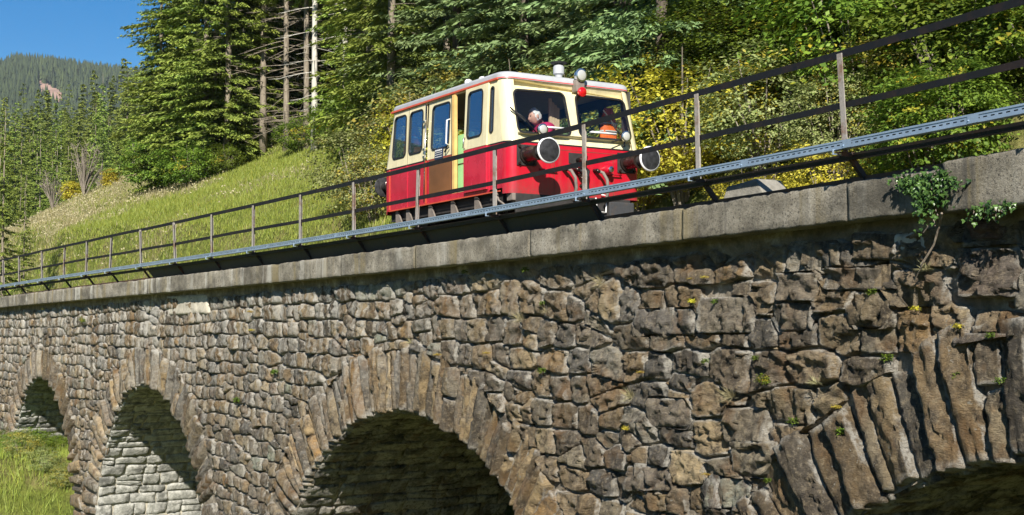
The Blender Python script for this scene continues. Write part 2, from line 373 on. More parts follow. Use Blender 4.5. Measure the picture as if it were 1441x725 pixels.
# ---- rubble stones
def tint_pick(n, s=None, pale=True):
    pal = np.array([(.27, .205, .125), (.175, .14, .098), (.37, .29, .175), (.105, .093, .078), (.24, .175, .10), (.44, .35, .215), (.165, .155, .138), (.34, .225, .105), (.25, .215, .155)])
    i = RND.choices(range(len(pal)), [5, 4, 4, 2.2, 3, 2, 2, 1.6, 3])[0]
    c = pal[i]*np.array((1.0, .97, .92))*RND.uniform(.70, 1.48)
    if pale and RND.random() < .022: c = np.array([(.34, .37, .27), (.40, .36, .28)][RND.randrange(2)])
    if s is not None and s < -8: c = c*.95+np.array((.008, .009, .010))
    return np.clip(c, 0, 1)
def stone(F, corners, depth, res, seed, rough=.03, round_=.20, bed=0.0, clip=None, chip=1.0, foot=.07, cell=.11, stretch=(1.0, 1.0), margin=1.0, planes=None):
    """one rough broken stone. corners: 4 layout points (bl, br, tr, tl); F(x, y, h) -> world; returns V, F.
    The face is a handful of flat fracture planes that meet in sharp breaks."""
    nx, ny = res; R = random.Random(seed); r = np.random.default_rng(seed % 100003)
    def axis_(n):                                      # stations packed towards the rim so the edge stays crisp
        t = np.linspace(-1, 1, n-2) if n > 6 else np.linspace(-1, 1, n)
        if n > 6: t = np.concatenate([[-1], t*.93, [1]])
        return t
    u = axis_(nx)[:, None]+np.zeros((1, ny)); v = axis_(ny)[None, :]+np.zeros((nx, 1))
    e = np.maximum(np.abs(u), np.abs(v))
    uu, vv_ = u.copy(), v.copy()
    for su in (-1, 1):                                 # knock the corners off, each by its own amount
        for sv in (-1, 1):
            cu, cv = R.uniform(.05, .42)*round_*3, R.uniform(.05, .42)*round_*3; a = su*uu-1+cu; b = sv*vv_-1+cv
            m_ = (a > 0) & (b > 0); q = np.where(m_, np.minimum(a/cu+b/cv, 2), 0); k = np.where(q > 1, (q-1)/q, 0)
            uu = np.where(m_, uu-su*a*k, uu); vv_ = np.where(m_, vv_-sv*b*k, vv_)
    c = [np.array(q, float) for q in corners]; lx = np.hypot(*(c[1]-c[0])); ly = np.hypot(*(c[3]-c[0])); sz = min(lx, ly)
    jn_ = noise(np.stack([u*lx*14+seed % 91, v*ly*14, u*0+.5], -1), seed % 777)*.013*chip*e**4; jn2 = noise(np.stack([v*ly*12+seed % 71, u*lx*12, u*0+.5], -1), seed % 555)*.013*chip*e**4
    a = (uu+1)/2; b = (vv_+1)/2
    x = (1-a)*(1-b)*c[0][0]+a*(1-b)*c[1][0]+a*b*c[2][0]+(1-a)*b*c[3][0]+jn_
    y = (1-a)*(1-b)*c[0][1]+a*(1-b)*c[1][1]+a*b*c[2][1]+(1-a)*b*c[3][1]+jn2
    if planes is not None:                             # convex cell: centre and half-planes (nx, ny, distance)
        (pcx, pcy), (hw_, hh_), NP = planes; th_ = np.arctan2(v*hh_, u*hw_); dx_, dy_ = np.cos(th_), np.sin(th_)
        dn = NP[:, 0][:, None, None]*dx_+NP[:, 1][:, None, None]*dy_; RR = np.where(dn > 1e-3, NP[:, 2][:, None, None]/np.maximum(dn, 1e-3), 9).min(0)
        RR = RR*(1+.045*chip*noise(np.stack([dx_*2.5+seed % 53, dy_*2.5, dx_*0], -1), seed % 333)+.03*chip*noise(np.stack([dx_*7+seed % 53, dy_*7, dx_*0], -1), seed % 331))
        x = pcx+e*RR*dx_; y = pcy+e*RR*dy_
    # main face: a few big planes, lowest wins
    h = np.full(u.shape, 1.2)
    for q in range(4):
        t = R.uniform(0, 6.283); tl = R.uniform(.15, .75); h = np.minimum(h, R.uniform(.85, 1.2)-tl*(math.cos(t)*u+math.sin(t)*v)*.6)
    for sv in ((0, 1), (0, -1), (1, 0), (-1, 0)):      # dressed-off margins
        sl_ = R.uniform(2.2, 4.2)*margin; h = np.minimum(h, R.uniform(.42, .85)+sl_*(1-(sv[0]*u+sv[1]*v)))
    h = np.clip(.12+.88*h, .10, 1.3)*depth
    # broken cells
    X = (x-c[0][0])*math.cos(bed)+(y-c[0][1])*math.sin(bed); Y = -(x-c[0][0])*math.sin(bed)+(y-c[0][1])*math.cos(bed)
    wx = X*stretch[0]+.035*noise(np.stack([X*11, Y*11, X*0+seed % 13], -1), 3); wy = Y*1.55*stretch[1]+.035*noise(np.stack([X*11+7, Y*11, X*0+seed % 17], -1), 4)
    for sc_, amp in ((cell, 1.0), (cell*.42, .42)):
        if sc_ < max(lx/nx, ly/ny)*1.3: continue
        n_ = int(min(60, max(3, (np.ptp(wx)*np.ptp(wy))/(sc_*sc_)))); sx_ = r.uniform(wx.min(), wx.max(), n_); sy_ = r.uniform(wy.min(), wy.max(), n_)
        D = (wx[..., None]-sx_)**2+(wy[..., None]-sy_)**2; k = D.argmin(-1)
        gx_, gy_ = r.normal(0, .26, n_), r.normal(0, .38, n_); off = r.normal(0, .45, n_)
        h = h+amp*rough*off[k]*.62+amp*np.clip(gx_[k]*(wx-sx_[k])+gy_[k]*(wy-sy_[k]), -rough*1.2, rough*1.2)
    h = h+rough*.28*fbm(np.stack([X*24, Y*34, X*0+seed*.3], -1), 7+seed % 50, 2)
    h = np.where(e > .999, -foot, np.maximum(h, .012))
    if clip is not None: x, y, _ = clip(x, y)
    V = F(x, y, h).reshape(-1, 3); stone.e = e.ravel()
    return V, gridF(nx, ny)
def stint(t): return np.concatenate([np.tile(np.asarray(t, float), (len(stone.e), 1)), stone.e[:, None]], 1)
def area2(c): return .5*abs(sum(c[i][0]*c[(i+1) % 4][1]-c[(i+1) % 4][0]*c[i][1] for i in range(4)))
wallF = lambda x, y, h: W(x, VC-h, y)
def ring_off(a, s, w):
    th = np.arctan2(s-a['c'], w-a['cz']); return a['ring']-.05+.07*n1(th*5+a['c'], 3)
def hh(s): return .275+.080*min(1, max(0, (s+10)/14))
rows_ = []
sites = []                                            # one site per stone: s, w; rows wander, sizes vary
for k in range(-1, 32):
    s_ = S0-.5+RND.uniform(0, .3)
    while s_ < S1+.5:
        sm = hh(s_); near = min(1, max(0, (s_+10)/14)); L_ = min(.95, max(.15, RND.lognormvariate(math.log(.30+.16*near), .40)))
        w_ = -.455-(k+.5)*sm+.09*float(n1(s_*.45+k*.6, 21))+.035*float(n1(s_*1.7+k*5.1, 23))+RND.uniform(-.12, .12)*sm*(1 if k >= 0 else 0)
        q = RND.random()
        if k < 0 or q > .10: sites.append((s_+L_/2, w_)); rows_.append(k)
        if k >= 0 and q > .84 and L_ > .25: sites.append((s_+L_*RND.uniform(.2, .8), w_+RND.choice((-1, 1))*sm*.42)); rows_.append(k+.5)
        s_ += L_
sites = np.array(sites); rows_ = np.array(rows_); KY = 1.45
def cell_planes(i):
    p = sites[i]; d = sites-p; near_ = np.where((np.abs(d[:, 0]) < 1.5) & (np.abs(d[:, 1]) < .95))[0]; near_ = near_[near_ != i]; d = d[near_]; dr = np.abs(rows_[near_]-rows_[i])
    nx_, ny_ = d[:, 0], KY*KY*d[:, 1]; nx_ = np.where(dr == 1, nx_*.38, nx_); ny_ = np.where(dr == 0, ny_*.35, ny_); ln_ = np.hypot(nx_, ny_); nx_, ny_ = nx_/ln_, ny_/ln_; dist = (d[:, 0]*nx_+d[:, 1]*ny_)/2
    return np.stack([nx_, ny_, dist], -1)
def cell_extent(NP):
    a = np.linspace(0, 2*math.pi, 48, endpoint=False); dx_, dy_ = np.cos(a), np.sin(a); dn = NP[:, 0:1]*dx_+NP[:, 1:2]*dy_
    RR = np.where(dn > 1e-3, NP[:, 2:3]/np.maximum(dn, 1e-3), 9).min(0); return RR*dx_, RR*dy_
def unproj(px, py, v=.17):
    d = f_+(px-720.5)/FPX*R_-(py-362.5)/FPX*U_; ss_ = np.linspace(-34, 12.5, 2400); P = W(ss_, v, 0.)
    c = (P[:, 0]-CAM[0])*d[1]-(P[:, 1]-CAM[1])*d[0]; i = np.where(c[:-1]*c[1:] <= 0)[0][-1]; t = c[i]/(c[i]-c[i+1]); p = P[i]+t*(P[i+1]-P[i])
    T = np.hypot(p[0]-CAM[0], p[1]-CAM[1])/np.hypot(d[0], d[1]); return float(ss_[i]+t*(ss_[1]-ss_[0])), float(CAM[2]+T*d[2])
# stones that stand out in the photograph: left, top, right, bottom, tint, depth
BIG = [(1338, 347, 1428, 420, (.19, .15, .115), .17), (978, 417, 1056, 470, (.27, .23, .17), .13), (888, 434, 974, 472, (.17, .15, .125), .15), (1194, 326, 1262, 366, (.24, .18, .11), .17),
       (1086, 383, 1150, 424, (.24, .19, .13), .14), (1152, 376, 1262, 408, (.22, .18, .13), .15), (1012, 573, 1073, 624, (.24, .20, .14), .16), (984, 672, 1052, 716, (.42, .42, .33), .12),
       (1336, 309, 1406, 338, (.23, .13, .095), .13), (1123, 341, 1180, 374, (.27, .21, .13), .15), (1186, 410, 1252, 462, (.25, .19, .11), .14), (1340, 468, 1430, 508, (.17, .14, .11), .17),
       (1255, 378, 1325, 430, (.26, .195, .12), .13), (1077, 427, 1140, 466, (.22, .18, .13), .14), (904, 560, 968, 602, (.24, .20, .15), .15), (875, 655, 945, 692, (.22, .18, .135), .15), (1023, 620, 1090, 672, (.34, .29, .20), .13)]
PALE = [(857, 378), (888, 369), (934, 368), (1099, 362), (600, 490), (1040, 430), (500, 412), (520, 410), (545, 408), (560, 404), (238, 545)]
RECT = []
for (x0, y0, x1, y1, tt, dp_) in BIG:
    sa, wa = unproj(x0, y0); sb_, wb_ = unproj(min(x1, 1440), y1); s3_, w3_ = unproj(x0, y1); s4_, w4_ = unproj(min(x1, 1440), y0)
    RECT.append((min(sa, s3_)-.0, max(sb_, s4_), (w3_+wb_)/2, (wa+w4_)/2, (w3_-wb_)/2, (wa-w4_)/2))
clipO = lambda x, y: push_out(x, y, ring_off)
def clipR(x, y):
    x, y, mv_ = push_out(x, y, ring_off)
    for (a, b, c, d, q1, q2) in RECT:
        a, b, c, d = a-.008, b+.008, c-.008, d+.008; ins = (x > a) & (x < b) & (y > c) & (y < d)
        if ins.any():
            e = np.stack([x-a, b-x, y-c, d-y]); k = e.argmin(0)
            x = np.where(ins & (k == 0), a, x); x = np.where(ins & (k == 1), b, x); y = np.where(ins & (k == 2), c, y); y = np.where(ins & (k == 3), d, y)
    return x, y, mv_
wall_stones = []
for i in range(len(sites)):
    sx_, wy_ = sites[i]
    if not (-35 < sx_ < 12.4 and BOT-.1 < wy_ < -.46): continue
    NP = cell_planes(i); ex, ey = cell_extent(NP); cx_, cy_ = (ex.max()+ex.min())/2, (ey.max()+ey.min())/2
    NP = NP.copy(); NP[:, 2] -= NP[:, 0]*cx_+NP[:, 1]*cy_+RND.uniform(.005, .013); cx_ += sx_; cy_ += wy_; hw_, hh_ = np.ptp(ex)/2, np.ptp(ey)/2
    if NP[:, 2].min() < .015: continue
    if cy_+hh_ > -.44: NP = np.concatenate([NP, [[0, 1, max(.03, -.455+.05*float(n1(cx_*2.1, 5))-cy_)]]])
    ta, tb = np.meshgrid(np.linspace(-.75, .75, 5), np.linspace(-.75, .75, 5))
    if push_out(cx_+hw_*ta, cy_+hh_*tb, ring_off)[2].mean() > .82: continue
    if any(a+.04 < cx_ < b-.04 and c+.04 < cy_ < d-.04 for a, b, c, d, _, _ in RECT): continue
    x, y, z = pix(W(cx_, VC, cy_)); vis = -60 < x < 1500 and y < 770; lx = 2*hw_*FPX/z*.6; ly = 2*hh_*FPX/z
    C_ = [(cx_-hw_, cy_-hh_), (cx_+hw_, cy_-hh_), (cx_+hw_, cy_+hh_), (cx_-hw_, cy_+hh_)]
    wall_stones.append((lx*ly if vis else -1, C_, lx, ly, i, vis, ((cx_, cy_), (hw_, hh_), NP)))
for i, (a, b, c, d, q1, q2) in enumerate(RECT):
    z = pix(W((a+b)/2, VC, (c+d)/2))[2]
    wall_stones.append((1e6, [(a, c+q1), (b, c-q1), (b, d-q2), (a, d+q2)], (b-a)*FPX/z*.7, (d-c)*FPX/z, -1-i, True, None))
wall_stones.sort(key=lambda q: -q[0])
def stone_res(lx, ly, step): return (int(min(44, max(6, lx/step)))+1, int(min(40, max(6, ly/step)))+1)
jV, jF, jT, jn = [], [], [], 0
nst = 0
for r0, C_, lx, ly, i, vis, PL in wall_stones:
    sm = C_[0][0]
    if vis: res = stone_res(lx, ly, 2.5)
    else: res = (5, 5)
    small = min(C_[1][0]-C_[0][0], C_[3][1]-C_[0][1])
    V, Fq = stone(wallF, C_, min(.135, RND.uniform(.065, .135)*(.55+small*1.6)), res, 100+i*7, rough=.008+.014*min(1, small*2.5), bed=RND.choice([0, 0, .15, -.25, 1.4, .6]), clip=clipR, planes=PL, cell=.10+.12*min(1, max(0, (sm+6)/12))) if i >= 0 else stone(wallF, C_, BIG[-1-i][5], res, 77-i*13, rough=.024, bed=RND.choice([0, .2, 1.4]), cell=.24, clip=clipO, chip=.8)
    tint = tint_pick(1, sm) if i >= 0 else np.array(BIG[-1-i][4])*1.15
    if vis and i >= 0:
        qx, qy, _z = pix(W(sum(c_[0] for c_ in C_)/4, VC-.1, sum(c_[1] for c_ in C_)/4))
        if any(abs(qx-a_) < 14 and abs(qy-b_) < 12 for a_, b_ in PALE): tint = np.array((.42, .42, .33))*RND.uniform(.85, 1.1)
    if nst < 300 and vis:
        vpart('stone', V, Fq, M['stone'], tint=stint(tint)); nst += 1
    else:
        jV.append(V); jF.append(Fq+jn); jT.append(stint(tint)); jn += len(V)
# small packing stones in the joints
for q in range(900):
    s_ = RND.uniform(-30, 10.4); w_ = RND.uniform(-5.5, -.55)
    if push_out(np.array([s_]), np.array([w_]), ring_off)[2][0]: continue
    k = 0
    a_ = RND.uniform(.035, .075); b_ = RND.uniform(.02, .045)
    V, Fq = stone(wallF, [(s_-a_, w_-b_), (s_+a_, w_-b_), (s_+a_, w_+b_), (s_-a_, w_+b_)], .06, (6, 6), 5000+q, rough=.012, clip=clipR)
    jV.append(V); jF.append(Fq+jn); jT.append(stint(tint_pick(1, s_))*np.array((1, 1, 1, .5))); jn += len(V)
o = vpart('small_stones', np.concatenate(jV), np.concatenate(jF), M['stone'], tint=np.concatenate(jT)); tag(o, kind='stuff')

# ---- arch rings and barrels
for ai, a in enumerate(ARCH):
    far = ai == 0
    def polarF(x, y, h, a=a):                         # x: arc length from the crown at the intrados, y: distance out from it
        th = x/a['R']; over = np.abs(th)-a['tm']
        c = np.clip(th, -a['tm'], a['tm']); rr = a['R']+y
        ss = a['c']+rr*np.sin(c); ww = a['cz']+rr*np.cos(c)
        down = np.maximum(over, 0)*a['R']; return W(ss, VC-h, ww-down)
    # mortar band behind the voussoirs
    T = np.linspace(-a['tm'], a['tm'], 60); ln = (T*a['R'])
    ext = a['sp']-BOT; ln = np.concatenate([[-a['tm']*a['R']-ext], ln, [a['tm']*a['R']+ext]])
    X = ln[:, None]+np.zeros((1, 6)); Y = np.linspace(.0, a['ring']+.12, 6)[None, :]+np.zeros((len(ln), 1))
    ring = vpart('arch_ring', polarF(X, Y, X*0+.02).reshape(-1, 3), gridF(len(ln), 6), M['mortar'])
    tot = a['tm']*a['R']+min(ext, 5); x0 = -tot; cnt = 0
    while x0 < tot:
        th = x0/a['R']; side = abs(th) > a['tm']*.72
        wd = a['vw']*RND.choice([RND.uniform(.55, .85), RND.uniform(.8, 1.2), RND.uniform(1.0, 1.45)])*(1.25 if side else 1)
        out = a['ring']*RND.uniform(.92, 1.13); inn = RND.uniform(-.045, .015)
        if RND.random() < .16: pieces = [(inn, out*.52), (out*.54, out)]
        else: pieces = [(inn, out)]
        slant = (.16 if side else 0)*(1 if th < 0 else -1)*-1
        sk = slant+RND.uniform(-.03, .03)
        for (y0, y1) in pieces:
            g = .014; fan = 1+y1/a['R']; tp = RND.uniform(-.03, .03)
            fa = min(1.0, 1.0)
            C_ = [(x0+g, y0), (x0+wd-g, y0+RND.uniform(-.02, .03)), (x0+wd-g+sk+tp*.5, y1+RND.uniform(-.07, .05)), (x0+g+sk-tp*.5, y1+RND.uniform(-.07, .05))]
            mid = polarF(np.array([x0+wd/2]), np.array([y0/2+y1/2]), 0.)[0]; px, py, z = pix(mid)
            vis = -50 < px < 1500 and py < 770
            sc_ = FPX/z
            res = (int(min(16, max(5, wd*sc_*.75/3.2)))+1, int(min(34, max(7, (y1-y0)*sc_/3.6)))+1) if vis else (4, 6)
            if cnt < 296:
                V, Fq = stone(polarF, C_, RND.uniform(.08, .20), res, 9000+ai*1000+cnt*3, rough=.020, bed=math.pi/2+RND.uniform(-.08, .08), round_=.10, chip=1.3, foot=.06, cell=.085, stretch=(.30, .62), margin=2.2)
                tt = tint_pick(1, a['c'], False)*np.array((1.0, .95, .86))
                ob = obj('voussoir', V, Fq, M['stone'], ring, False, stint(tt)); cnt += 1
        x0 += wd
    # barrel: mortar lining, then its stones
    vs = np.linspace(VC-.02, DEP+.01, 10); X = ln[:, None]+np.zeros((1, 10)); Y = np.zeros((len(ln), 1))+vs[None, :]
    def barrelF(x, y, h, a=a):                        # x along the arc, y across the bridge, h inwards
        th = x/a['R']; over = np.abs(th)-a['tm']; c = np.clip(th, -a['tm'], a['tm']); rr = a['R']-h
        k = np.where(over > 0, 1., 0.); ss = a['c']+np.where(k > 0, np.sign(th)*(a['hw']-h), rr*np.sin(c)); ww = a['cz']+rr*np.cos(c)*(1-k)+k*(a['sp']-a['cz']) - np.maximum(over, 0)*a['R']
        return W(ss, y, ww)
    bar = vpart('arch_barrel', barrelF(X, Y, X*0-.012).reshape(-1, 3), gridF(len(ln), 10), M['render'] if ai < 2 else M['mortar'])
    rowh = .27 if ai != 2 else .30
    xx = -(a['tm']*a['R']+min(ext, 4.6)); bs = []
    xend = a['tm']*a['R']*(.95)
    while xx < xend:
        rh = rowh*RND.uniform(.7, 1.25); y = VC-.02
        while y < DEP-.1:
            L_ = RND.uniform(.28, .85); y1 = min(DEP, y+L_)
            g = .008; j = lambda: RND.uniform(-.022, .022); wv = lambda q, yy: .085*float(n1(yy*1.1+q*5.7, 61))+.04*float(n1(yy*3.1+q*3.3, 62))
            rr0, rr1 = xx, xx+rh; tw = RND.uniform(-.05, .05)
            if RND.random() < .12 and rh > .2:
                mid_ = xx+rh*RND.uniform(.4, .6); bs.append([(rr0+g+wv(rr0, y), y+g), (mid_-g+wv(rr0, y), y+g), (mid_-g+wv(rr0, y1), y1-g), (rr0+g+wv(rr0, y1), y1-g)]); rr0 = mid_
            bs.append([(rr0+g+wv(xx, y)+j(), y+g), (rr1-g+wv(rr1, y)+j(), y+g+tw), (rr1-g+wv(rr1, y1)+j(), y1-g+tw), (rr0+g+wv(xx, y1)+j(), y1-g)]); y = y1
        xx += rh
    def bkey(C_):
        p_ = barrelF(np.array([C_[0][0]]), np.array([C_[0][1]]), np.array([0.]))[0]; px, py, z = pix(p_); return (0 if py < 730 and px > -20 else 1, abs(px-200))
    bs.sort(key=bkey); bV, bF, bT, bn = [], [], [], 0
    for q, C_ in enumerate(bs):
        V, Fq = stone(barrelF, C_, RND.uniform(.025, .055), (7, 9), 30000+ai*2000+q, rough=.014, bed=0, round_=.2, foot=.03)
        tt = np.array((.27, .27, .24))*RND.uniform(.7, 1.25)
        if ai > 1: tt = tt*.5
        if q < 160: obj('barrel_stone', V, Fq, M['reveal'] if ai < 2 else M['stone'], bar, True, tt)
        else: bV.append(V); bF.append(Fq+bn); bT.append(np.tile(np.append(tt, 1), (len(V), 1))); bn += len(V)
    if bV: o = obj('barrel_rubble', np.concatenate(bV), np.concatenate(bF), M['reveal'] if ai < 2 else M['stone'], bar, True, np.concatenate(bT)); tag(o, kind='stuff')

# ---- coping slabs, deck
joints = [-36, -31.2, -26.5, -22.0, -18.0, -13.69, -8.13, -3.63, -1.01+1.2, 2.34, 5.63, 8.2, 9.42, 13.0]
joints[8] = -.95
def slab(s0, s1, vin, vout, wt, wb, seed, name='coping_slab'):
    n = max(4, int((s1-s0)/.045)); ss = np.linspace(s0+.006, s1-.006, n)
    prof = [(vin, wb), (vout+.012, wb), (vout, wb+.02), (vout, wb+.08), (vout, wb*.55), (vout, wt-.07), (vout, wt-.02), (vout+.014, wt), (vout+.15, wt), (vin, wt)] if vout < vin else None
    pr = np.array(prof); m = len(pr)
    S_ = ss[:, None]+np.zeros((1, m)); V_ = pr[None, :, 0]+np.zeros((n, 1)); W_ = pr[None, :, 1]+np.zeros((n, 1))
    P = np.stack([S_*6, V_*6, W_*6+seed], -1); d = .010*fbm(P, seed, 4); V_ = V_+d; W_ = W_+.007*fbm(P*1.7, seed+9, 3)
    chipn = np.clip(fbm(np.stack([S_*9, V_*0, W_*0], -1), seed+3, 2)-.35, 0, 1)*.05; V_[:, 7] += chipn[:, 7]; W_[:, 7] -= chipn[:, 7]*.5
    V = W(S_, V_, W_).reshape(-1, 3); Fq = gridF(n, m)
    F = [tuple(f) for f in Fq]+[tuple(range(m)), tuple((n-1)*m+k for k in range(m-1, -1, -1))]
    return vpart(name, V, F, M['concrete'], smooth=True)
for i in range(len(joints)-1):
    tw = [.0, .002, -.004, .003, 0, .004, -.003, .002, .0, -.003, .003, .0, .045][i]
    slab(joints[i], joints[i+1], .62, [0, .004, -.003, .003, -.002, .0, .004, -.003, .0, .004, -.004, .0, -.035][i], tw, -.347+(.0 if i < 12 else -.03), 40+i)
    # far edge
    V = W(*[np.array(q) for q in zip(*[(s__, v__, w__) for s__ in (joints[i]+.01, joints[i+1]-.01) for v__ in (DEP-.5, DEP+.12) for w__ in (-.34, .0)])])
    vpart('coping_slab', V, [(0, 1, 3, 2), (4, 6, 7, 5), (0, 4, 5, 1), (2, 3, 7, 6), (0, 2, 6, 4), (1, 5, 7, 3)], M['concrete'])
s = np.linspace(S0, S1, 60); X = s[:, None]+np.zeros((1, 2)); Y = np.array([[.55, DEP-.45]])+np.zeros((60, 1))
vpart('deck', W(X, Y, X*0-.14).reshape(-1, 3), gridF(60, 2), M['mortar'])

# old render left on the wall
for (x0, y0, x1, y1, sd_) in ((228, 418, 290, 441, 5), (1252, 330, 1306, 362, 8)):
    sa, wa = unproj(x0, y0); sb_, wb_ = unproj(x1, y1)
    V, Fq = stone(wallF, [(sa, wb_), (sb_, wb_-.02), (sb_-.1, wa), (sa+.02, wa+.02)], .115, (22, 12), sd_, rough=.010, chip=1.6, round_=.1)
    vpart('render_patch', V, Fq, M['render'])
# ---------------------------------------------------------------- ground
def sst(x, a, b):
    t = np.clip((x-a)/(b-a), 0, 1); return t*t*(3-2*t)
def ground_z(x, y):
    x = np.asarray(x, float); y = np.asarray(y, float)
    hill = 1.9+.50*(y-8)+.068*np.maximum(0, -x-20)+.10*np.maximum(0, y-26)
    hill = np.where(hill > 60, 60+(hill-60)*.5, hill)
    fade = 1-sst(-x, 82, 125)                                     # the meadow's shoulder, then the side valley
    mid = -6+.165*np.clip(-x-125, 0, 330)-.05*np.maximum(0, -x-455)*(1-sst(-x, 900, 1500))+.42*np.clip(y+.17*x*.9, -40, 60)*sst(-x, 120, 220)
    up = hill*fade+mid*(1-fade)
    up = up+.22*fbm(np.stack([x*.13, y*.13, x*0], -1), 4, 3)+2.5*(1-fade)*fbm(np.stack([x*.01, y*.01, x*0], -1), 6, 3)
    low = -7.4+2.75*sst(-x, 18.8, 23.0)*(1-sst(y, 1.2, 3.2)*.3)+.15*fbm(np.stack([x*.3, y*.3, x*0], -1), 8, 2)
    # camera's bank
    low = low+4.4*sst(-y, 3.2, 8.0)*sst(x, -4, 8)
    k = sst(y, 5.0, 8.4)
    z = low*(1-k)+up*k
    # far side of the valley and the mountain beyond
    d = np.hypot(x, y)
    south = sst(-y, 60, 900)*150*(.6+.4*np.sin(x*.002))
    z = z+south
    far = sst(-x, 900, 2750)*472-sst(-x, 420, 900)*25
    far = far*(1+.05*fbm(np.stack([x*.0012, y*.0012, x*0], -1), 12, 3))-.03*np.maximum(0, np.abs(y-100)-400)*sst(-x, 900, 2500)
    return z+np.maximum(far, -30)
def axis(lo, hi, c, fine, n):
    t = np.linspace(-1, 1, n); a = np.where(t < 0, -(c-lo), (hi-c)); k = 5.2
    return c+a*np.abs(np.sinh(k*t)/math.sinh(k))
gx = axis(-5200, 3200, -32, 1, 420); gy = axis(-3200, 3600, 8, 1, 380)
GX, GY = np.meshgrid(gx, gy, indexing='ij'); GZ = ground_z(GX, GY)
def ground_mat():
    m, nt, b = nodes('meadow_ground'); t = NT(nt); g = t.n('ShaderNodeNewGeometry').outputs['Position']
    n = t.noise(g, .5, 6, .65); c = t.ramp(n, [(.32, (.13, .17, .03)), (.48, (.21, .24, .05)), (.62, (.30, .27, .10)), (.75, (.33, .27, .13))])
    c = t.mix(t.ramp(t.noise(g, 5, 5, .7), [(.4, 0), (.7, .7)]), c, (.035, .05, .012))
    sep = t.n('ShaderNodeSeparateXYZ'); t.l(g, sep.inputs[0])
    far = t.ramp(t.math('MULTIPLY', sep.outputs[0], -1/200), [(.44, 0), (.6, 1)])
    c = t.mix(far, c, (.022, .040, .014))
    t.l(c, b.inputs['Base Color']); b.inputs['Roughness'].default_value = 1; b.inputs['Specular IOR Level'].default_value = .1
    t.bump(t.noise(g, 3, 6, .8), b, 1, .25); return m
M['ground'] = ground_mat()
g = obj('ground', np.stack([GX, GY, GZ], -1).reshape(-1, 3), gridF(len(gx), len(gy)), M['ground'], smooth=True); tag(g, kind='structure')

# ---------------------------------------------------------------- foliage
def leaf_mat(name, dark, light, trans=.35, rough=.55):
    m, nt, b = nodes(name); t = NT(nt)
    at = t.n('ShaderNodeAttribute', attribute_name='tint').outputs['Color']
    sep = t.n('ShaderNodeSeparateColor'); t.l(at, sep.inputs[0])
    oi = t.n('ShaderNodeObjectInfo').outputs['Random']
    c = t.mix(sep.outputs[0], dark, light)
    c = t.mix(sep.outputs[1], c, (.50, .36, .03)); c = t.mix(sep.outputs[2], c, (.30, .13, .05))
    h = t.n('ShaderNodeHueSaturation'); t.l(t.math('ADD', t.math('MULTIPLY', oi, .03), .487), h.inputs['Hue']); t.l(t.math('ADD', t.math('MULTIPLY', oi, .35), .82), h.inputs['Value']); t.l(c, h.inputs['Color'])
    b.inputs['Roughness'].default_value = rough; b.inputs['Specular IOR Level'].default_value = .35
    t.l(h.outputs[0], b.inputs['Base Color'])
    tr = t.n('ShaderNodeBsdfTranslucent'); t.l(h.outputs[0], tr.inputs[0]); mx = t.n('ShaderNodeMixShader'); mx.inputs[0].default_value = trans
    t.l(b.outputs[0], mx.inputs[1]); t.l(tr.outputs[0], mx.inputs[2]); t.l(mx.outputs[0], nt.nodes['Material Output'].inputs[0]); return m
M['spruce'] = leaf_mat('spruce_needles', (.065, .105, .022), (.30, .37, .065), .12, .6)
M['spruce_blue'] = leaf_mat('fir_needles', (.065, .11, .045), (.25, .34, .13), .12, .6)
M['leaf'] = leaf_mat('broad_leaves', (.07, .13, .015), (.27, .37, .045), .38)
M['leaf_pale'] = leaf_mat('pale_leaves', (.16, .21, .05), (.46, .48, .20), .35)
M['leaf_yellow'] = leaf_mat('autumn_leaves', (.36, .33, .04), (.82, .72, .09), .4)
M['leaf_ivy'] = leaf_mat('ivy_leaves', (.02, .06, .015), (.10, .21, .045), .1, .35)
M['grass'] = leaf_mat('grass_blades', (.17, .24, .03), (.36, .41, .08), .3)
M['straw'] = leaf_mat('dry_grass', (.28, .25, .11), (.60, .54, .33), .3, .8)
def bark(name, c1, c2):
    m, nt, b = nodes(name); t = NT(nt); g = t.n('ShaderNodeTexCoord').outputs['Object']
    n = t.noise(t.mapped(g, (6, 6, 1.2)), 2, 6, .7); t.l(t.mix(t.ramp(n, [(.35, 0), (.65, 1)]), c1, c2), b.inputs['Base Color'])
    b.inputs['Roughness'].default_value = .95; t.bump(t.noise(t.mapped(g, (1, 1, .3)), 14, 5), b, .8, .03); return m
M['bark'] = bark('spruce_bark', (.15, .12, .09), (.32, .275, .21)); M['bark_pale'] = bark('pale_bark', (.42, .40, .35), (.60, .57, .50))
M['bark_dark'] = bark('dark_bark', (.07, .055, .045), (.15, .12, .095)); M['twig'] = bark('dead_branches', (.16, .13, .105), (.30, .26, .21))

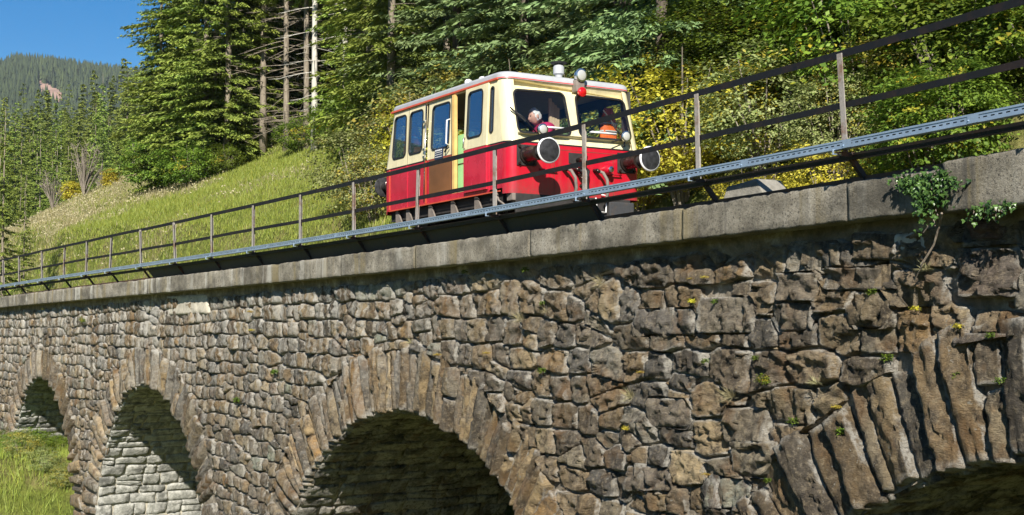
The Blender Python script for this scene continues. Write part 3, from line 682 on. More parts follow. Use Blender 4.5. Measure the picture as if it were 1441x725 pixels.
def cards(P, D, U, L, Wd, fold=.0):
    """leaf-shaped quads: base P, along D, side U"""
    N = len(P); L = L[:, None]; Wd = Wd[:, None]
    a = P; b = P+D*L*.5+U*Wd*.5; c = P+D*L; d = P+D*L*.5-U*Wd*.5
    V = np.stack([a, b, c, d], 1).reshape(-1, 3); F = np.arange(N*4).reshape(N, 4); return V, F
def unit(a): return a/np.maximum(1e-9, np.linalg.norm(a, axis=-1, keepdims=True))
def spruce_mesh(name, H, base, Rm, seed, mat, step=.42, nb=7, twig=.34, dens=1.0, droop=.30, power=.85):
    r = np.random.default_rng(seed); Ps, Ds, Us, Ls, Ws, Ts = [], [], [], [], [], []
    z = base
    while z < H-.3:
        t = (z-base)/(H-base); R = Rm*(1-t)**power*r.uniform(.75, 1.12)+.12
        low = 1 if t > .05 else .7
        for k in range(max(3, int(nb*(.6+.4*(1-t))))):
            az = r.uniform(0, 2*math.pi); R2 = R*low*r.uniform(.55, 1.15); n = max(3, int(R2/.13*dens)); q = np.linspace(.12, 1, n)
            zb = z+r.uniform(-.2, .2)
            dz = -droop*R2*q**1.3+.16*R2*np.clip(q-.55, 0, 1)**1.5+.22*R2*q*(t*1.5-.2)
            rr = R2*q; bend = r.uniform(-.25, .25)
            A = az+bend*q; C_ = np.stack([np.cos(A)*rr, np.sin(A)*rr, zb+dz], -1)
            out = unit(np.stack([np.cos(A), np.sin(A), q*0-.12], -1)); side = np.stack([-np.sin(A), np.cos(A), q*0], -1)
            for sg in (-1, 1, 0):
                m_ = n; jit = r.normal(0, .16, (m_, 3))
                D = unit(out*(.75 if sg else 1)+side*sg*r.uniform(.5, 1.0, (m_, 1))+np.array([0, 0, -1])*r.uniform(.05, .65, (m_, 1))+jit)
                Un = unit(np.cross(D, np.array([0, 0, 1.0])+r.normal(0, .45, (m_, 3))))
                Ls.append(twig*r.uniform(.65, 1.35, m_)*(.7+.5*np.sin(q*math.pi))*(.55+.45*(1-t))); Ws.append(twig*r.uniform(.20, .34, m_))
                Ps.append(C_+r.normal(0, .04, (m_, 3))); Ds.append(D); Us.append(Un)
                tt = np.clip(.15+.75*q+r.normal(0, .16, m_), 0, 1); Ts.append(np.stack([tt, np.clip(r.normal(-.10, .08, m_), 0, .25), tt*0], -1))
        z += step*r.uniform(.7, 1.3)
    P, D, U, L_, W_, T = [np.concatenate(q) for q in (Ps, Ds, Us, Ls, Ws, Ts)]
    V, F = cards(P, D, U, L_, W_); me = mesh(name, V, F, mat); set_tint(me, np.repeat(T, 4, 0)); return me
def trunk_mesh(name, H, r0, seed, mat, dead=None, lean=.0):
    mb = MB(); R = random.Random(seed); n = 10; pts = []; rs = []
    for i in range(n+1):
        t = i/n; pts.append((lean*t*t*H+.06*math.sin(t*5+seed), .05*math.cos(t*4+seed), H*t)); rs.append(r0*(1-t)**.8*.95+.015+(r0*.35 if i == 0 else 0))
    mb.tube(pts, rs, 9)
    if dead:
        z0, z1, num, ln = dead
        for k in range(num):
            z = R.uniform(z0, z1); a = R.uniform(0, 6.283); l_ = ln*R.uniform(.4, 1.1); d = R.uniform(-.35, .1); p = [(math.cos(a)*l_*q, math.sin(a)*l_*q, z+d*l_*q-.12*l_*q*q) for q in (0, .35, .7, 1)]
            mb.tube(p, [.028, .020, .014, .006], 3, False)
            for j in range(3):
                q = R.uniform(.35, .95); a2 = a+R.choice((-1, 1))*R.uniform(.5, 1.0); b0 = (math.cos(a)*l_*q, math.sin(a)*l_*q, z+d*l_*q-.12*l_*q*q); s2 = l_*.28
                mb.tube([b0, (b0[0]+math.cos(a2)*s2, b0[1]+math.sin(a2)*s2, b0[2]-.15*s2)], [.011, .004], 3, False)
    o = mb.build(name, mat, smooth=True); me = o.data; bpy.data.objects.remove(o); me.name = name; return me
def dirs(r, n): return unit(r.normal(0, 1, (n, 3)))
def bush_mesh(name, size, n_clump, per, leaf, seed, mat, flat=.5, yellow=0.0, shell=.55, red=0.0, clump=.16, spray=True):
    """leaves gathered in clumps over an uneven body of the given half sizes, standing on z = 0"""
    r = np.random.default_rng(seed); d = dirs(r, n_clump); rad_ = (shell+(1-shell)*r.random(n_clump)**.6)
    lump = 1+.26*fbm(d*1.7+seed, seed, 3); sx = np.array(size)
    C_ = d*sx*(rad_*lump)[:, None]; C_[:, 2] = C_[:, 2]*.5+sx[2]*.5+0.0
    C_[:, 2] = np.maximum(C_[:, 2], .02+r.random(n_clump)*.3*sx[2])
    out = unit(C_-np.array([0, 0, sx[2]*.3]))
    Pn = np.repeat(C_, per, 0); On = np.repeat(out, per, 0); N = len(Pn)
    sp = r.normal(0, 1, (N, 3))*clump*np.repeat(r.uniform(.6, 1.5, n_clump), per)[:, None]
    if spray: sp[:, 2] *= .38
    Pn = Pn+sp
    nrm = unit(On*.55+np.array([0, 0, 1.0])*flat*1.6+r.normal(0, .42, (N, 3)))
    D = unit(np.cross(nrm, r.normal(0, 1, (N, 3)))); U = np.cross(nrm, D)
    L_ = leaf*r.uniform(.6, 1.3, N); V, F = cards(Pn, D, U, L_, L_*r.uniform(.5, .75, N))
    ct = np.repeat(r.uniform(0, 1, n_clump), per); t0 = np.clip(ct*.75+r.normal(.12, .16, N), 0, 1)
    yk = np.repeat((r.random(n_clump) < yellow).astype(float)*r.uniform(.4, 1, n_clump), per)*r.uniform(.5, 1, N)
    rk = np.repeat((r.random(n_clump) < red).astype(float), per)*r.uniform(.2, .8, N)
    me = mesh(name, V, F, mat); set_tint(me, np.repeat(np.stack([t0, yk, rk], -1), 4, 0)); return me
def stems_mesh(name, size, n, seed, mat, r0=.02):
    mb = MB(); R = random.Random(seed)
    for k in range(n):
        a = R.uniform(0, 6.283); q = R.uniform(.3, .85); x, y = math.cos(a)*size[0]*q, math.sin(a)*size[1]*q; h = size[2]*R.uniform(.5, .9)
        mb.tube([(x*.1, y*.1, -.3), (x*.4, y*.4, h*.45), (x*.8, y*.8, h)], [r0, r0*.7, r0*.25], 4, False)
    o = mb.build(name, mat); me = o.data; bpy.data.objects.remove(o); me.name = name; return me

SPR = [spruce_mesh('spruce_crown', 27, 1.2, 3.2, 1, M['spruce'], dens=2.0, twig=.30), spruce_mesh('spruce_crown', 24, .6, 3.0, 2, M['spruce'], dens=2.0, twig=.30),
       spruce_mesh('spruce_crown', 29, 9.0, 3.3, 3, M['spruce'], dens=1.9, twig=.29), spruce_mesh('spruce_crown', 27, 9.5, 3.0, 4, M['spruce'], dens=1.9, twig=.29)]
TRK = [trunk_mesh('spruce_trunk', 27, .17, 1, M['bark'], (1, 8, 20, 1.6)), trunk_mesh('spruce_trunk', 24, .15, 2, M['bark'], (1, 6, 12, 1.5)),
       trunk_mesh('spruce_trunk', 29, .16, 3, M['bark'], (1.5, 10, 60, 2.2)), trunk_mesh('spruce_trunk', 27, .145, 4, M['bark_pale'], (2, 12, 46, 2.0))]
def place_tree(kind, x, y, s=1.0, rz=None, label=None, group=None, dz=-.25, name='spruce_tree', trunk_mat=None, tilt=(0, 0)):
    z = float(ground_z(x, y)); rt = empty(name, (x, y, z+dz)); rt.rotation_euler = (tilt[0], tilt[1], RND.uniform(0, 6.28) if rz is None else rz); rt.scale = (s, s, s)
    link('crown', SPR[kind], rt); link('trunk', TRK[kind], rt)
    tag(rt, label, 'tree', group); return rt
def at(px, py, dist): p = ray(px, py, dist); return float(p[0]), float(p[1])

# edge of the wood above the meadow; trunks one can see
G1 = 'spruces at the edge of the wood above the meadow'
edge = [(225, 66, 1, .7, 'small spruce at the far left end of the wood edge'), (251, 66, 0, 1.0, 'narrow spruce between the first two at the wood edge'), (276, 66, 1, 1.05, 'tall narrow spruce third along the wood edge'), (331, 66, 0, 1.0, 'narrow spruce just left of the thin pale trunk'), (240, 66, 1, .8, 'lowest and leftmost young spruce at the wood edge'), (262, 66, 0, .9, 'second spruce from the left at the wood edge'), (287, 66, 0, .92, 'leftmost spruce at the wood edge, green down to the meadow'), (302, 61, 1, .85, 'bushy spruce just right of the leftmost wood edge spruce'),
        (318, 69, 0, 1.0, 'tall spruce with a pale trunk showing through low branches'), 
        (337, 66, 3, .92, 'spruce on a thin pale bare trunk, left of the thickest pale trunk'), (371, 62, 2, 1.0, 'spruce on the thickest pale bare trunk at the meadow edge'),
        (402, 68, 2, .92, 'dark trunked spruce between the two palest bare trunks'), (443, 63, 3, 1.04, 'spruce on a straight pale bare trunk, half way to the railcar'),
        (431, 72, 2, .9, 'spruce whose dark trunk stands just behind the straight pale one'), (486, 66, 3, .95, 'spruce with a pale trunk and many dead side branches'),
        (515, 64, 0, .9, 'spruce with low boughs behind the leafy bush left of the railcar')]
BASE = {225: 268, 251: 256, 276: 250, 331: 232, 240: 262, 232: 262, 262: 254, 292: 247, 287: 249, 302: 243, 318: 240, 337: 223, 352: 230, 371: 218, 402: 213, 443: 213, 431: 211, 486: 204, 515: 214}
def d_for(px, py, lo=48, hi=105):
    for d in np.arange(lo, hi, .5):
        p = ray(px, py, d)
        if ground_z(p[0], p[1]) >= p[2]: return float(d)
    return float(hi)
for px, d, k, s, lab in edge:
    d = d_for(px, BASE[px]); x, y = at(px, BASE[px], d); place_tree(k, x, y, s*max(1, d/66), label=lab, group=G1)
G2 = 'spruces inside the dark wood'
rr = random.Random(5)
def deep_ok(x, y, lst, m=2.4): return all((x-a)**2+(y-b)**2 > m*m for a, b in lst)
used = []
for px0, px1, d0, d1, n, kinds, lab in ((335, 560, 86, 135, 78, (0, 2, 1, 0), 'spruce standing in the dark wood behind the meadow edge trunks'),
                                   (520, 1010, 44, 92, 58, (0, 1, 0, 2), 'spruce on the wooded slope above the railcar'),
                                   (1000, 1560, 55, 95, 10, (0, 1), 'spruce high on the slope behind the broadleaf trees')):
    c = 0; tries = 0
    while c < n and tries < 6000:
        tries += 1; px = rr.uniform(px0, px1); d = rr.uniform(d0, d1); x, y = at(px, 215, d)
        if not deep_ok(x, y, used): continue
        used.append((x, y)); place_tree(rr.choice(kinds), x, y, rr.uniform(.75, 1.1), label=lab, group=G2 if px1 < 600 else 'spruces on the slope'); c += 1
# large boughs close behind the railcar's roof
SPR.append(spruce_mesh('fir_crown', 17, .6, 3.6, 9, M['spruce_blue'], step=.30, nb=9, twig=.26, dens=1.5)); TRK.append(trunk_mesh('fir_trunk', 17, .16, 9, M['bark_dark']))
for px, d, s, lab in ((935, 30, 1.0, 'blue green fir with hanging boughs right of the railcar roof'), (880, 38, 1.15, 'blue green fir behind the railcar exhaust stack'),
                 (735, 41, 1.1, 'fir rising behind the middle of the railcar roof'), (1005, 33, 1.05, 'fir half hidden behind the broadleaf trees'), (640, 46, 1.1, 'fir behind the yellow bush left of the roof lamps')):
    x, y = at(px, 150, d); place_tree(4, x, y, s, label=lab, group='firs behind the railcar', name='fir_tree')

# leafy shrubs
def shrub(name, me, st, px, d, s, label, group, dz=-.15, cat='bush', rz=None, py=215):
    x, y = at(px, py, d); z = float(ground_z(x, y)); rt = empty(name, (x, y, z+dz)); rt.scale = (s, s, s) if not isinstance(s, tuple) else s
    rt.rotation_euler = (0, 0, RND.uniform(0, 6.28) if rz is None else rz)
    link('foliage', me, rt); link('stems', st, rt); tag(rt, label, cat, group); return rt
ST = stems_mesh('bush_stems', (1.5, 1.5, 2.8), 14, 1, M['twig'], .03)
BG = [bush_mesh('green_foliage', (1.6, 1.6, 3.0), 270, 32, .115, 21, M['leaf'], yellow=.05), bush_mesh('green_foliage', (1.7, 1.7, 2.6), 270, 32, .11, 22, M['leaf'], yellow=.05),
      bush_mesh('pale_foliage', (1.5, 1.5, 2.6), 250, 32, .085, 23, M['leaf_pale'], yellow=.10), bush_mesh('yellow_foliage', (1.5, 1.5, 2.4), 250, 32, .085, 24, M['leaf_yellow'], red=.05),
      bush_mesh('mixed_foliage', (1.6, 1.6, 2.8), 270, 32, .095, 25, M['leaf_pale'], yellow=.45, red=.03)]
G3 = 'leafy bushes at the foot of the slope'
for px, d, s, k, lab in [
    (505, 45, 1.15, 2, 'pale green bush against the left end of the railcar'), (528, 42, .9, 4, 'small mixed bush at the railcar rear buffer'), (540, 50, 1.5, 0, 'tall bright green bush left of the railcar roof'),
    (500, 38, .62, 2, 'low pale shrub below the handrail left of the railcar'), (590, 44, 1.35, 4, 'yellowing bush above the rear of the railcar roof'), (628, 42, 1.4, 3, 'bright yellow bush behind the railcar roof lamps'),
    (668, 44, 1.35, 4, 'mixed yellow bush behind the middle of the roof'), (735, 40, 1.35, 3, 'yellow bush just left of the exhaust stack'), (700, 46, 1.5, 4, 'loose bush between the two yellow ones over the roof'),
    (775, 38, 1.1, 4, 'bush directly behind the exhaust stack'), (905, 27, 1.05, 3, 'pale yellow bush touching the right side of the railcar'), (935, 25, .9, 3, 'yellow leaved bush right of the railcar buffer'),
    (960, 28, 1.2, 3, 'tall pale bush right of the railcar'), (985, 24, .72, 3, 'small golden bush below the handrail post'), (1030, 24, .78, 3, 'golden bush above the concrete block'),
    (1075, 26, 1.0, 2, 'grey green bush beyond the concrete block'), (1010, 30, 1.3, 2, 'pale bush behind the golden ones'), (1115, 24, .62, 3, 'low golden bush just right of the concrete block'),
    (1165, 24, .62, 3, 'low golden bush under the cable tray'), (1215, 25, .66, 4, 'yellow green bush left of the ivy'), (1095, 31, 1.4, 0, 'leafy green bush between two handrail posts'),
    (1150, 29, 1.2, 1, 'green bush behind the handrail, centre right'), (1200, 31, 1.4, 0, 'green bush behind the tallest handrail post'), (1260, 27, 1.0, 1, 'green bush above the ivy'),
    (1330, 27, 1.1, 0, 'green bush over the coping at far right'), (1400, 27, 1.2, 1, 'rightmost green bush beside the photo edge'), (1450, 26, 1.1, 0, 'green bush just past the right edge'), (1275, 22.5, .42, 1, 'small bright plant behind the coping by the ivy')]:
    shrub('bush', BG[k], ST, px, d, s, lab, G3)
for px, py, s, lab in ((225, 268, 1.3, 'rounded light green bush at the left end of the wood edge'), (268, 262, 1.0, 'light green bush beside the rounded one'), (350, 222, .75, 'low bush left of the thickest pale trunk'),
                 (422, 214, .8, 'small bush between the pale trunks'), (318, 244, .7, 'small bush at the foot of the drooping spruce'), (470, 206, .9, 'bush at the meadow top left of the railcar'), (296, 250, .6, 'weedy bush at the meadow top')):
    shrub('bush', BG[1], ST, px, d_for(px, py), s, lab, 'light green bushes along the wood edge', py=py)
# broadleaf trees on the right-hand slope
BT = [bush_mesh('broadleaf_crown', (2.7, 2.7, 7.5), 950, 46, .115, 31, M['leaf'], flat=.9, yellow=.012, shell=.35, clump=.32), bush_mesh('broadleaf_crown', (2.5, 2.5, 6.5), 900, 46, .11, 32, M['leaf'], flat=.9, yellow=.03, shell=.35, clump=.32)]
def btrunk(h, seed):
    mb = MB(); R = random.Random(seed); mb.tube([(0, 0, -.4), (.1, .05, h*.3), (-.05, .1, h*.65), (.05, 0, h*.95)], [.14, .11, .07, .02], 8)
    for k in range(12):
        z = h*R.uniform(.2, .8); a = R.uniform(0, 6.28); l_ = R.uniform(1.2, 2.2); mb.tube([(0, 0, z), (math.cos(a)*l_*.5, math.sin(a)*l_*.5, z+.4), (math.cos(a)*l_, math.sin(a)*l_, z+.7)], [.04, .025, .008], 5, False)
    o = mb.build('broadleaf_trunk', M['bark_dark'], smooth=True); me = o.data; bpy.data.objects.remove(o); return me
BTT = [btrunk(7, 1), btrunk(6, 2)]
k = 0; used2 = []
labs = ['broadleaf tree low on the right hand slope', 'broadleaf tree higher on the right hand slope']
for d0, d1, n, li in ((27, 36, 20, 0), (36, 60, 46, 1)):
    c = 0; tries = 0
    while c < n and tries < 3000:
        tries += 1; px = rr.uniform(1075, 1560); d = rr.uniform(d0, d1); x, y = at(px, 215, d)
        if not deep_ok(x, y, used2, 1.7): continue
        used2.append((x, y)); z = float(ground_z(x, y)); rt = empty('broadleaf_tree', (x, y, z-.3)); s = rr.uniform(.7, 1.1); rt.scale = (s, s, s*rr.uniform(.85, 1.1)); rt.rotation_euler = (rr.uniform(-.1, .1), rr.uniform(-.1, .1), rr.uniform(0, 6.28))
        link('crown', BT[k % 2], rt); link('trunk', BTT[k % 2], rt); tag(rt, labs[li], 'tree', 'broadleaf trees on the slope'); k += 1; c += 1

# grass of the meadow: green blades, straw and weed heads
def grass(name, n, seed, mat, hgt, region, wd=.012, heads=0, cluster=None, light=(.5, .25)):
    r = np.random.default_rng(seed); x = r.uniform(region[0], region[1], n*3); y = r.uniform(region[2], region[3], n*3)
    keep = np.ones(len(x), bool)
    if cluster is not None: keep = cluster(x, y, r)
    x, y = x[keep][:n], y[keep][:n]; n = len(x); z = ground_z(x, y)
    P = np.stack([x, y, z-.02], -1); dist = np.hypot(x-CAM[0], y-CAM[1]); h = hgt*r.uniform(.45, 1.4, n)*(1+.25*fbm(np.stack([x, y, z], -1)*.7, 3, 2))
    lean = r.normal(0, .33, (n, 3)); lean[:, 2] = 0; D = unit(np.array([0, 0, 1.0])+lean); a = r.uniform(0, math.pi, n); U = np.stack([np.cos(a), np.sin(a), a*0], -1)
    w_ = (wd*dist/40)*r.uniform(.7, 1.5, n)
    V = np.stack([P-U*w_[:, None]/2, P+U*w_[:, None]/2, P+D*h[:, None]], 1).reshape(-1, 3); F = np.arange(n*3).reshape(n, 3)
    t = np.clip(r.normal(light[0], light[1], n), 0, 1); T = np.repeat(np.stack([t, np.clip(r.normal(-.1, .2, n), 0, .5), t*0], -1), 3, 0)
    if heads:
        q = r.random(n) < heads; C_ = (P+D*h[:, None])[q]; m_ = len(C_); ks = 3
        Cn = np.repeat(C_, ks, 0)+r.normal(0, .05, (m_*ks, 3)); Dn = dirs(r, m_*ks); Un = unit(np.cross(Dn, dirs(r, m_*ks)))
        Vh, Fh = cards(Cn, Dn, Un, np.full(m_*ks, .11), np.full(m_*ks, .075)); V2 = np.concatenate([V, Vh]); F2 = [tuple(f) for f in F]+[tuple(f+len(V)) for f in Fh]
        T = np.concatenate([T, np.tile((.95, .0, .0), (len(Vh), 1))])
        me = mesh(name, V2, F2, mat)
    else: me = mesh(name, V, F, mat)
    set_tint(me, T); o = link(name, me); tag(o, kind='stuff'); return o
def dry(x, y):
    return .6*fbm(np.stack([x*.12, y*.3, x*0], -1), 31, 3)+.8*sst(-x, 34, 70)-.28
g1 = grass('green_grass', 150000, 51, M['grass'], .20, (-92, -8, 7.2, 24), .020, cluster=lambda x, y, r: r.random(len(x)) > dry(x, y)*.9+.15, light=(.5, .3)); tag(g1, 'short green grass on the slope behind the handrail', 'grass')
g2 = grass('dry_grass', 52000, 52, M['straw'], .27, (-100, -14, 6.6, 22), .015, .05, cluster=lambda x, y, r: r.random(len(x)) < dry(x, y)*1.1+.10, light=(.4, .3)); tag(g2, 'dry straw and pale weed heads on the left of the slope', 'grass')
g3 = grass('bank_grass', 26000, 53, M['grass'], .34, (-30, -16.0, -7, 3.6), .016, cluster=lambda x, y, r: x < 99, light=(.7, .3)); tag(g3, 'long grass on the bank under the leftmost arch', 'grass')
# ---------------------------------------------------------------- railing, cable tray, track
def wl(s, v, w): return Vector([float(q) for q in W(s, v, w)])
def strip(name, s0, s1, prof, mat, parent, ds=.55, jit=0, seed=1, off=None):
    """a bar following the bridge; prof: (v, w) outline"""
    n = max(2, int(abs(s1-s0)/ds)+1); ss = np.linspace(s0, s1, n); m = len(prof); pr = np.array(prof)
    dv = jit*n1(ss*.7, seed); dw = jit*n1(ss*.6, seed+5)
    V = W(ss[:, None]+np.zeros((1, m)), pr[None, :, 0]+dv[:, None], pr[None, :, 1]+dw[:, None]).reshape(-1, 3)
    F = []
    for i in range(n-1):
        for k in range(m): F.append((i*m+k, i*m+(k+1) % m, (i+1)*m+(k+1) % m, (i+1)*m+k))
    F += [tuple(range(m-1, -1, -1)), tuple((n-1)*m+k for k in range(m))]
    o = obj(name, V, F, mat); me = o.data; bm = bmesh.new(); bm.from_mesh(me); bmesh.ops.recalc_face_normals(bm, faces=bm.faces); bm.to_mesh(me); bm.free()
    if parent: o.parent = parent; o.matrix_parent_inverse = Matrix.Translation(parent.location).inverted()
    return o
def child(o, parent):
    o.parent = parent; o.matrix_parent_inverse = Matrix.Translation(parent.location).inverted(); return o
PX = [27.8, 60, 90.6, 122.4, 156, 200, 247.8, 299.6, 357.6, 424.2, 499.5, 588, 697, 824.5, 984.5, 1189]
SS = np.linspace(-40, 14, 2161)
def s_of_px(px, v, w):
    x, y, z = pix(W(SS, v, w)); ok = z > 0.5; o = np.argsort(x[ok]); return float(np.interp(px, x[ok][o], SS[ok][o]))
VP = -.07                                              # plane of the posts
ps = [s_of_px(x, VP, 1.14) for x in PX]; ps = [ps[0]-2.2*2, ps[0]-2.2]+ps+[ps[-1]+2.25]
def box_prof(v, w, a, b): return [(v-a/2, w-b/2), (v+a/2, w-b/2), (v+a/2, w+b/2), (v-a/2, w+b/2)]
railing = empty('railing', tuple(wl(-10, 0, 0))); tag(railing, 'dark two-bar handrail on weathered steel posts along the viaduct edge', 'railing')
def angle_prof(v, w, a, t=.008): return [(v-a/2, w-a/2), (v-a/2+t, w-a/2), (v-a/2+t, w+a/2-t), (v+a/2, w+a/2-t), (v+a/2, w+a/2), (v-a/2, w+a/2)]
strip('top_rail', -33, 12.5, angle_prof(-.055, 1.145, .066), M['rail_black'], railing, jit=.012, seed=3)
strip('middle_rail', -33, 12.5, angle_prof(-.055, .68, .058), M['rail_black'], railing, jit=.012, seed=4)
strip('lower_rail', -33, 12.5, [(-.03, .195), (.03, .195), (.03, .203), (-.022, .203), (-.022, .242), (.03, .242), (.03, .25), (-.03, .25)], M['rail_black'], railing, seed=6)
for i, s in enumerate(ps):
    mb = MB(); ln = RND.uniform(-.05, .02)*1.0; tw = RND.uniform(-.012, .02)
    b = wl(s-tw, VP-.02, .25); t_ = wl(s+tw, VP-.02+ln, 1.14); ax = (wl(s+1, 0, 0)-wl(s, 0, 0)).normalized(); lt = Vector((-ax.y, ax.x, 0))
    # an L of two flats
    for p0, p1, wa, wb, da, db in ((b, t_, .066, .008, 0, 0), (b, t_, .008, .056, -.033, .030)):
        V = [p+ax*(da+i_*wa/2)+lt*(db+j_*wb/2) for p in (p0, p1) for i_ in (-1, 1) for j_ in (-1, 1)]
        mb.add(V, [(0, 1, 3, 2), (4, 6, 7, 5), (0, 4, 5, 1), (2, 3, 7, 6), (0, 2, 6, 4), (1, 5, 7, 3)])
    child(mb.build('post', M['post'], bevel=0), railing)
    mb = MB(); mb.bar(wl(s+.015, .14, 0), wl(s-.01, -.01, .20), .055, .018, up=tuple(lt)); mb.bar(wl(s+.04, .14, 0), wl(s+.015, -.01, .20), .010, .05, up=tuple(lt))
    child(mb.build('strut', M['strut']), railing)
    mb = MB(); mb.bar(wl(s, .05, .250), wl(s, -.17, .250), .05, .010); mb.bar(wl(s+.03, .04, .236), wl(s+.03, -.15, .236), .008, .04)
    child(mb.build('bracket', M['strut']), railing)
tray = empty('cable_tray', tuple(wl(-10, -.5, .2))); tag(tray, 'blue grey perforated steel cable tray hung outside the handrail posts', 'cable tray')
def tray_section(s0, s1):
    """box tray with a perforated outer side: slots are real holes with a dark strip behind standing in for the shade inside"""
    mb = MB(); v0, v1, w0, w1 = -.185, -.115, .275, .342
    def q(a, b, wa, wb, v): mb.add([wl(a, v, wa), wl(b, v, wa), wl(b, v, wb), wl(a, v, wb)], [(0, 1, 2, 3)])
    n = max(1, int((s1-s0)/.075)); ds = (s1-s0)/n; h0, h1 = .303, .313
    for k in range(n):
        a = s0+k*ds; b = a+ds; m0, m1 = a+ds*.24, a+ds*.76
        q(a, b, w0, h0, v0); q(a, b, h1, w1, v0); q(a, m0, h0, h1, v0); q(m1, b, h0, h1, v0)
    for (va, wa, vb, wb) in ((v0, w1, v1, w1), (v1, w1, v1, w0), (v0, w0, v1, w0), (v0-.004, w1-.01, v0-.004, w1+.006), (v0-.004, w1+.006, v1, w1+.006), (v0-.004, w0-.002, v0-.004, w0+.01), (v0-.004, w0-.002, v1, w0-.002)):
        mb.add([wl(s0, va, wa), wl(s1, va, wa), wl(s1, vb, wb), wl(s0, vb, wb)], [(0, 1, 2, 3)])
    return child(mb.build('tray_section', M['tray']), tray)
a = -33.0
ends = []
while a < 12.4:
    b = min(12.5, a+1.48); tray_section(a+.004, b-.004); ends.append(b); a = b
child(strip('tray_slot_shade', -33, 12.5, box_prof(-.142, .306, .03, .05), M['tray_dark'], None), tray)  # added near-black bar: shade seen through the slots, put in as colour
for e in ends[:-1]:
    mb = MB(); mb.add([wl(e-.06, -.192, .275), wl(e+.06, -.192, .275), wl(e+.06, -.192, .342), wl(e-.06, -.192, .342)], [(0, 1, 2, 3)]); mb.bar(wl(e-.05, -.195, .295), wl(e-.05, -.195, .305), .01, .01)
    child(mb.build('joint_plate', M['tray']), tray)
for s in ps:
    mb = MB(); mb.bar(wl(s-.03, -.197, .233), wl(s-.03, -.197, .280), .018, .008); mb.bar(wl(s-.03, -.197, .236), wl(s-.03, -.11, .236), .03, .008); child(mb.build('clip', M['tray']), tray)
# side plate that closes the gap between walkway and coping
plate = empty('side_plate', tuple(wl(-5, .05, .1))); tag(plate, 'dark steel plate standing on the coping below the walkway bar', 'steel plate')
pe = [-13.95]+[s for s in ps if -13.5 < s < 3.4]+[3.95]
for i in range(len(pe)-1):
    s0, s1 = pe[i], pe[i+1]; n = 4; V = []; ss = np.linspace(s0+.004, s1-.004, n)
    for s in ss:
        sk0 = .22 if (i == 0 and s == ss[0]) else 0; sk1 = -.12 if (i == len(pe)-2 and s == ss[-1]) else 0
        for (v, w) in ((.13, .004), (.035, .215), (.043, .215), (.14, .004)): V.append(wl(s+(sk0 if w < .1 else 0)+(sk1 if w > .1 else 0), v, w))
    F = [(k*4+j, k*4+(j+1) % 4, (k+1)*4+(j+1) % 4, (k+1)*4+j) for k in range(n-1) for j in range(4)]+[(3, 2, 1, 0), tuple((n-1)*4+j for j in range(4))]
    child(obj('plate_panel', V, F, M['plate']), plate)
# track
track = empty('railway_track', tuple(wl(-10, 1.8, 0))); tag(track, 'single railway track on sleepers crossing the viaduct', 'railway track')
VT = 1.824
def rail_prof(v): return [(v-.06, .02), (v+.06, .02), (v+.012, .05), (v+.012, .135), (v+.034, .145), (v+.034, .178), (v-.034, .178), (v-.034, .145), (v-.012, .135), (v-.012, .05)]
for v in (VT-.7525, VT+.7525): strip('rail', -34, 12.8, rail_prof(v), M['rust_rail'], track)
M['sleeper'] = plain('tarred_sleeper', (.06, .045, .035), .9, 0, .5, .3, 6)
s = -33.6; base_sl = None
while s < 12.6:
    mb = MB(); mb.bar(wl(s, VT-1.2, -.05), wl(s, VT+1.2, -.05), .24, .14); child(mb.build('sleeper', M['sleeper']), track); s += .65
def ballast_mat():
    m, nt, b = nodes('ballast_stone'); t = NT(nt); g = t.n('ShaderNodeNewGeometry').outputs['Position']
    vor = t.n('ShaderNodeTexVoronoi'); vor.inputs['Scale'].default_value = 22; t.l(g, vor.inputs['Vector'])
    t.l(t.mix(t.ramp(vor.outputs['Distance'], [(.1, 0), (.5, 1)]), (.26, .23, .20), (.08, .065, .055)), b.inputs['Base Color']); b.inputs['Roughness'].default_value = .95
    t.bump(vor.outputs['Distance'], b, 1, .04); return m
M['ballast'] = ballast_mat()
n = 900; ss = np.linspace(-34, 12.8, n)[:, None]+np.zeros((1, 26)); vv = np.linspace(.6, DEP-.5, 26)[None, :]+np.zeros((n, 1))
bl = child(obj('ballast', W(ss, vv, -.03+.035*fbm(np.stack([ss*14, vv*14, ss*0], -1), 3, 2)).reshape(-1, 3), gridF(n, 26), M['ballast'], smooth=False), track); tag(bl, kind='stuff')
kerb = strip('edge_angle', 3.95, 12.8, [(.10, .002), (.17, .002), (.17, .012), (.108, .012), (.108, .05), (.10, .05)], M['rust_rail'], None, jit=.004); tag(kerb, 'rusty steel angle lying along the top of the coping on the right', 'steel angle')
for q in range(16):                                    # litter and grit caught against it
    pass
# concrete block on the coping
mb = MB(); P_ = [wl(5.98, .25, .004), wl(6.72, .25, .004), wl(6.72, .62, .004), wl(5.98, .62, .004), wl(6.02, .30, .20), wl(6.50, .30, .235), wl(6.50, .62, .235), wl(6.02, .62, .20)]
mb.add(P_, [(3, 2, 1, 0), (4, 5, 6, 7), (0, 1, 5, 4), (1, 2, 6, 5), (2, 3, 7, 6), (3, 0, 4, 7)]); M['block'] = plain('cast_block', (.24, .225, .19), .9, 0, .8, .25, 12)
blk = mb.build('concrete_block', M['block'], bevel=.012); tag(blk, 'wedge shaped concrete block standing on the coping right of the railcar', 'concrete block')
# short posts beyond the track
for i, px in enumerate((966.5, 1093, 1245, 905)):
    s = s_of_px(px, DEP-.2, .3); mb = MB(); mb.bar(wl(s, DEP-.2, -.02), wl(s, DEP-.2, .62), .07, .05)
    o = mb.build('far_edge_post', M['post']); tag(o, ['short grey post beyond the track, left of the concrete block', 'short grey post just right of the concrete block', 'short grey post left of the ivy, beyond the track', 'short grey post hidden behind the right side of the railcar'][i], 'post', 'short posts on the far edge')

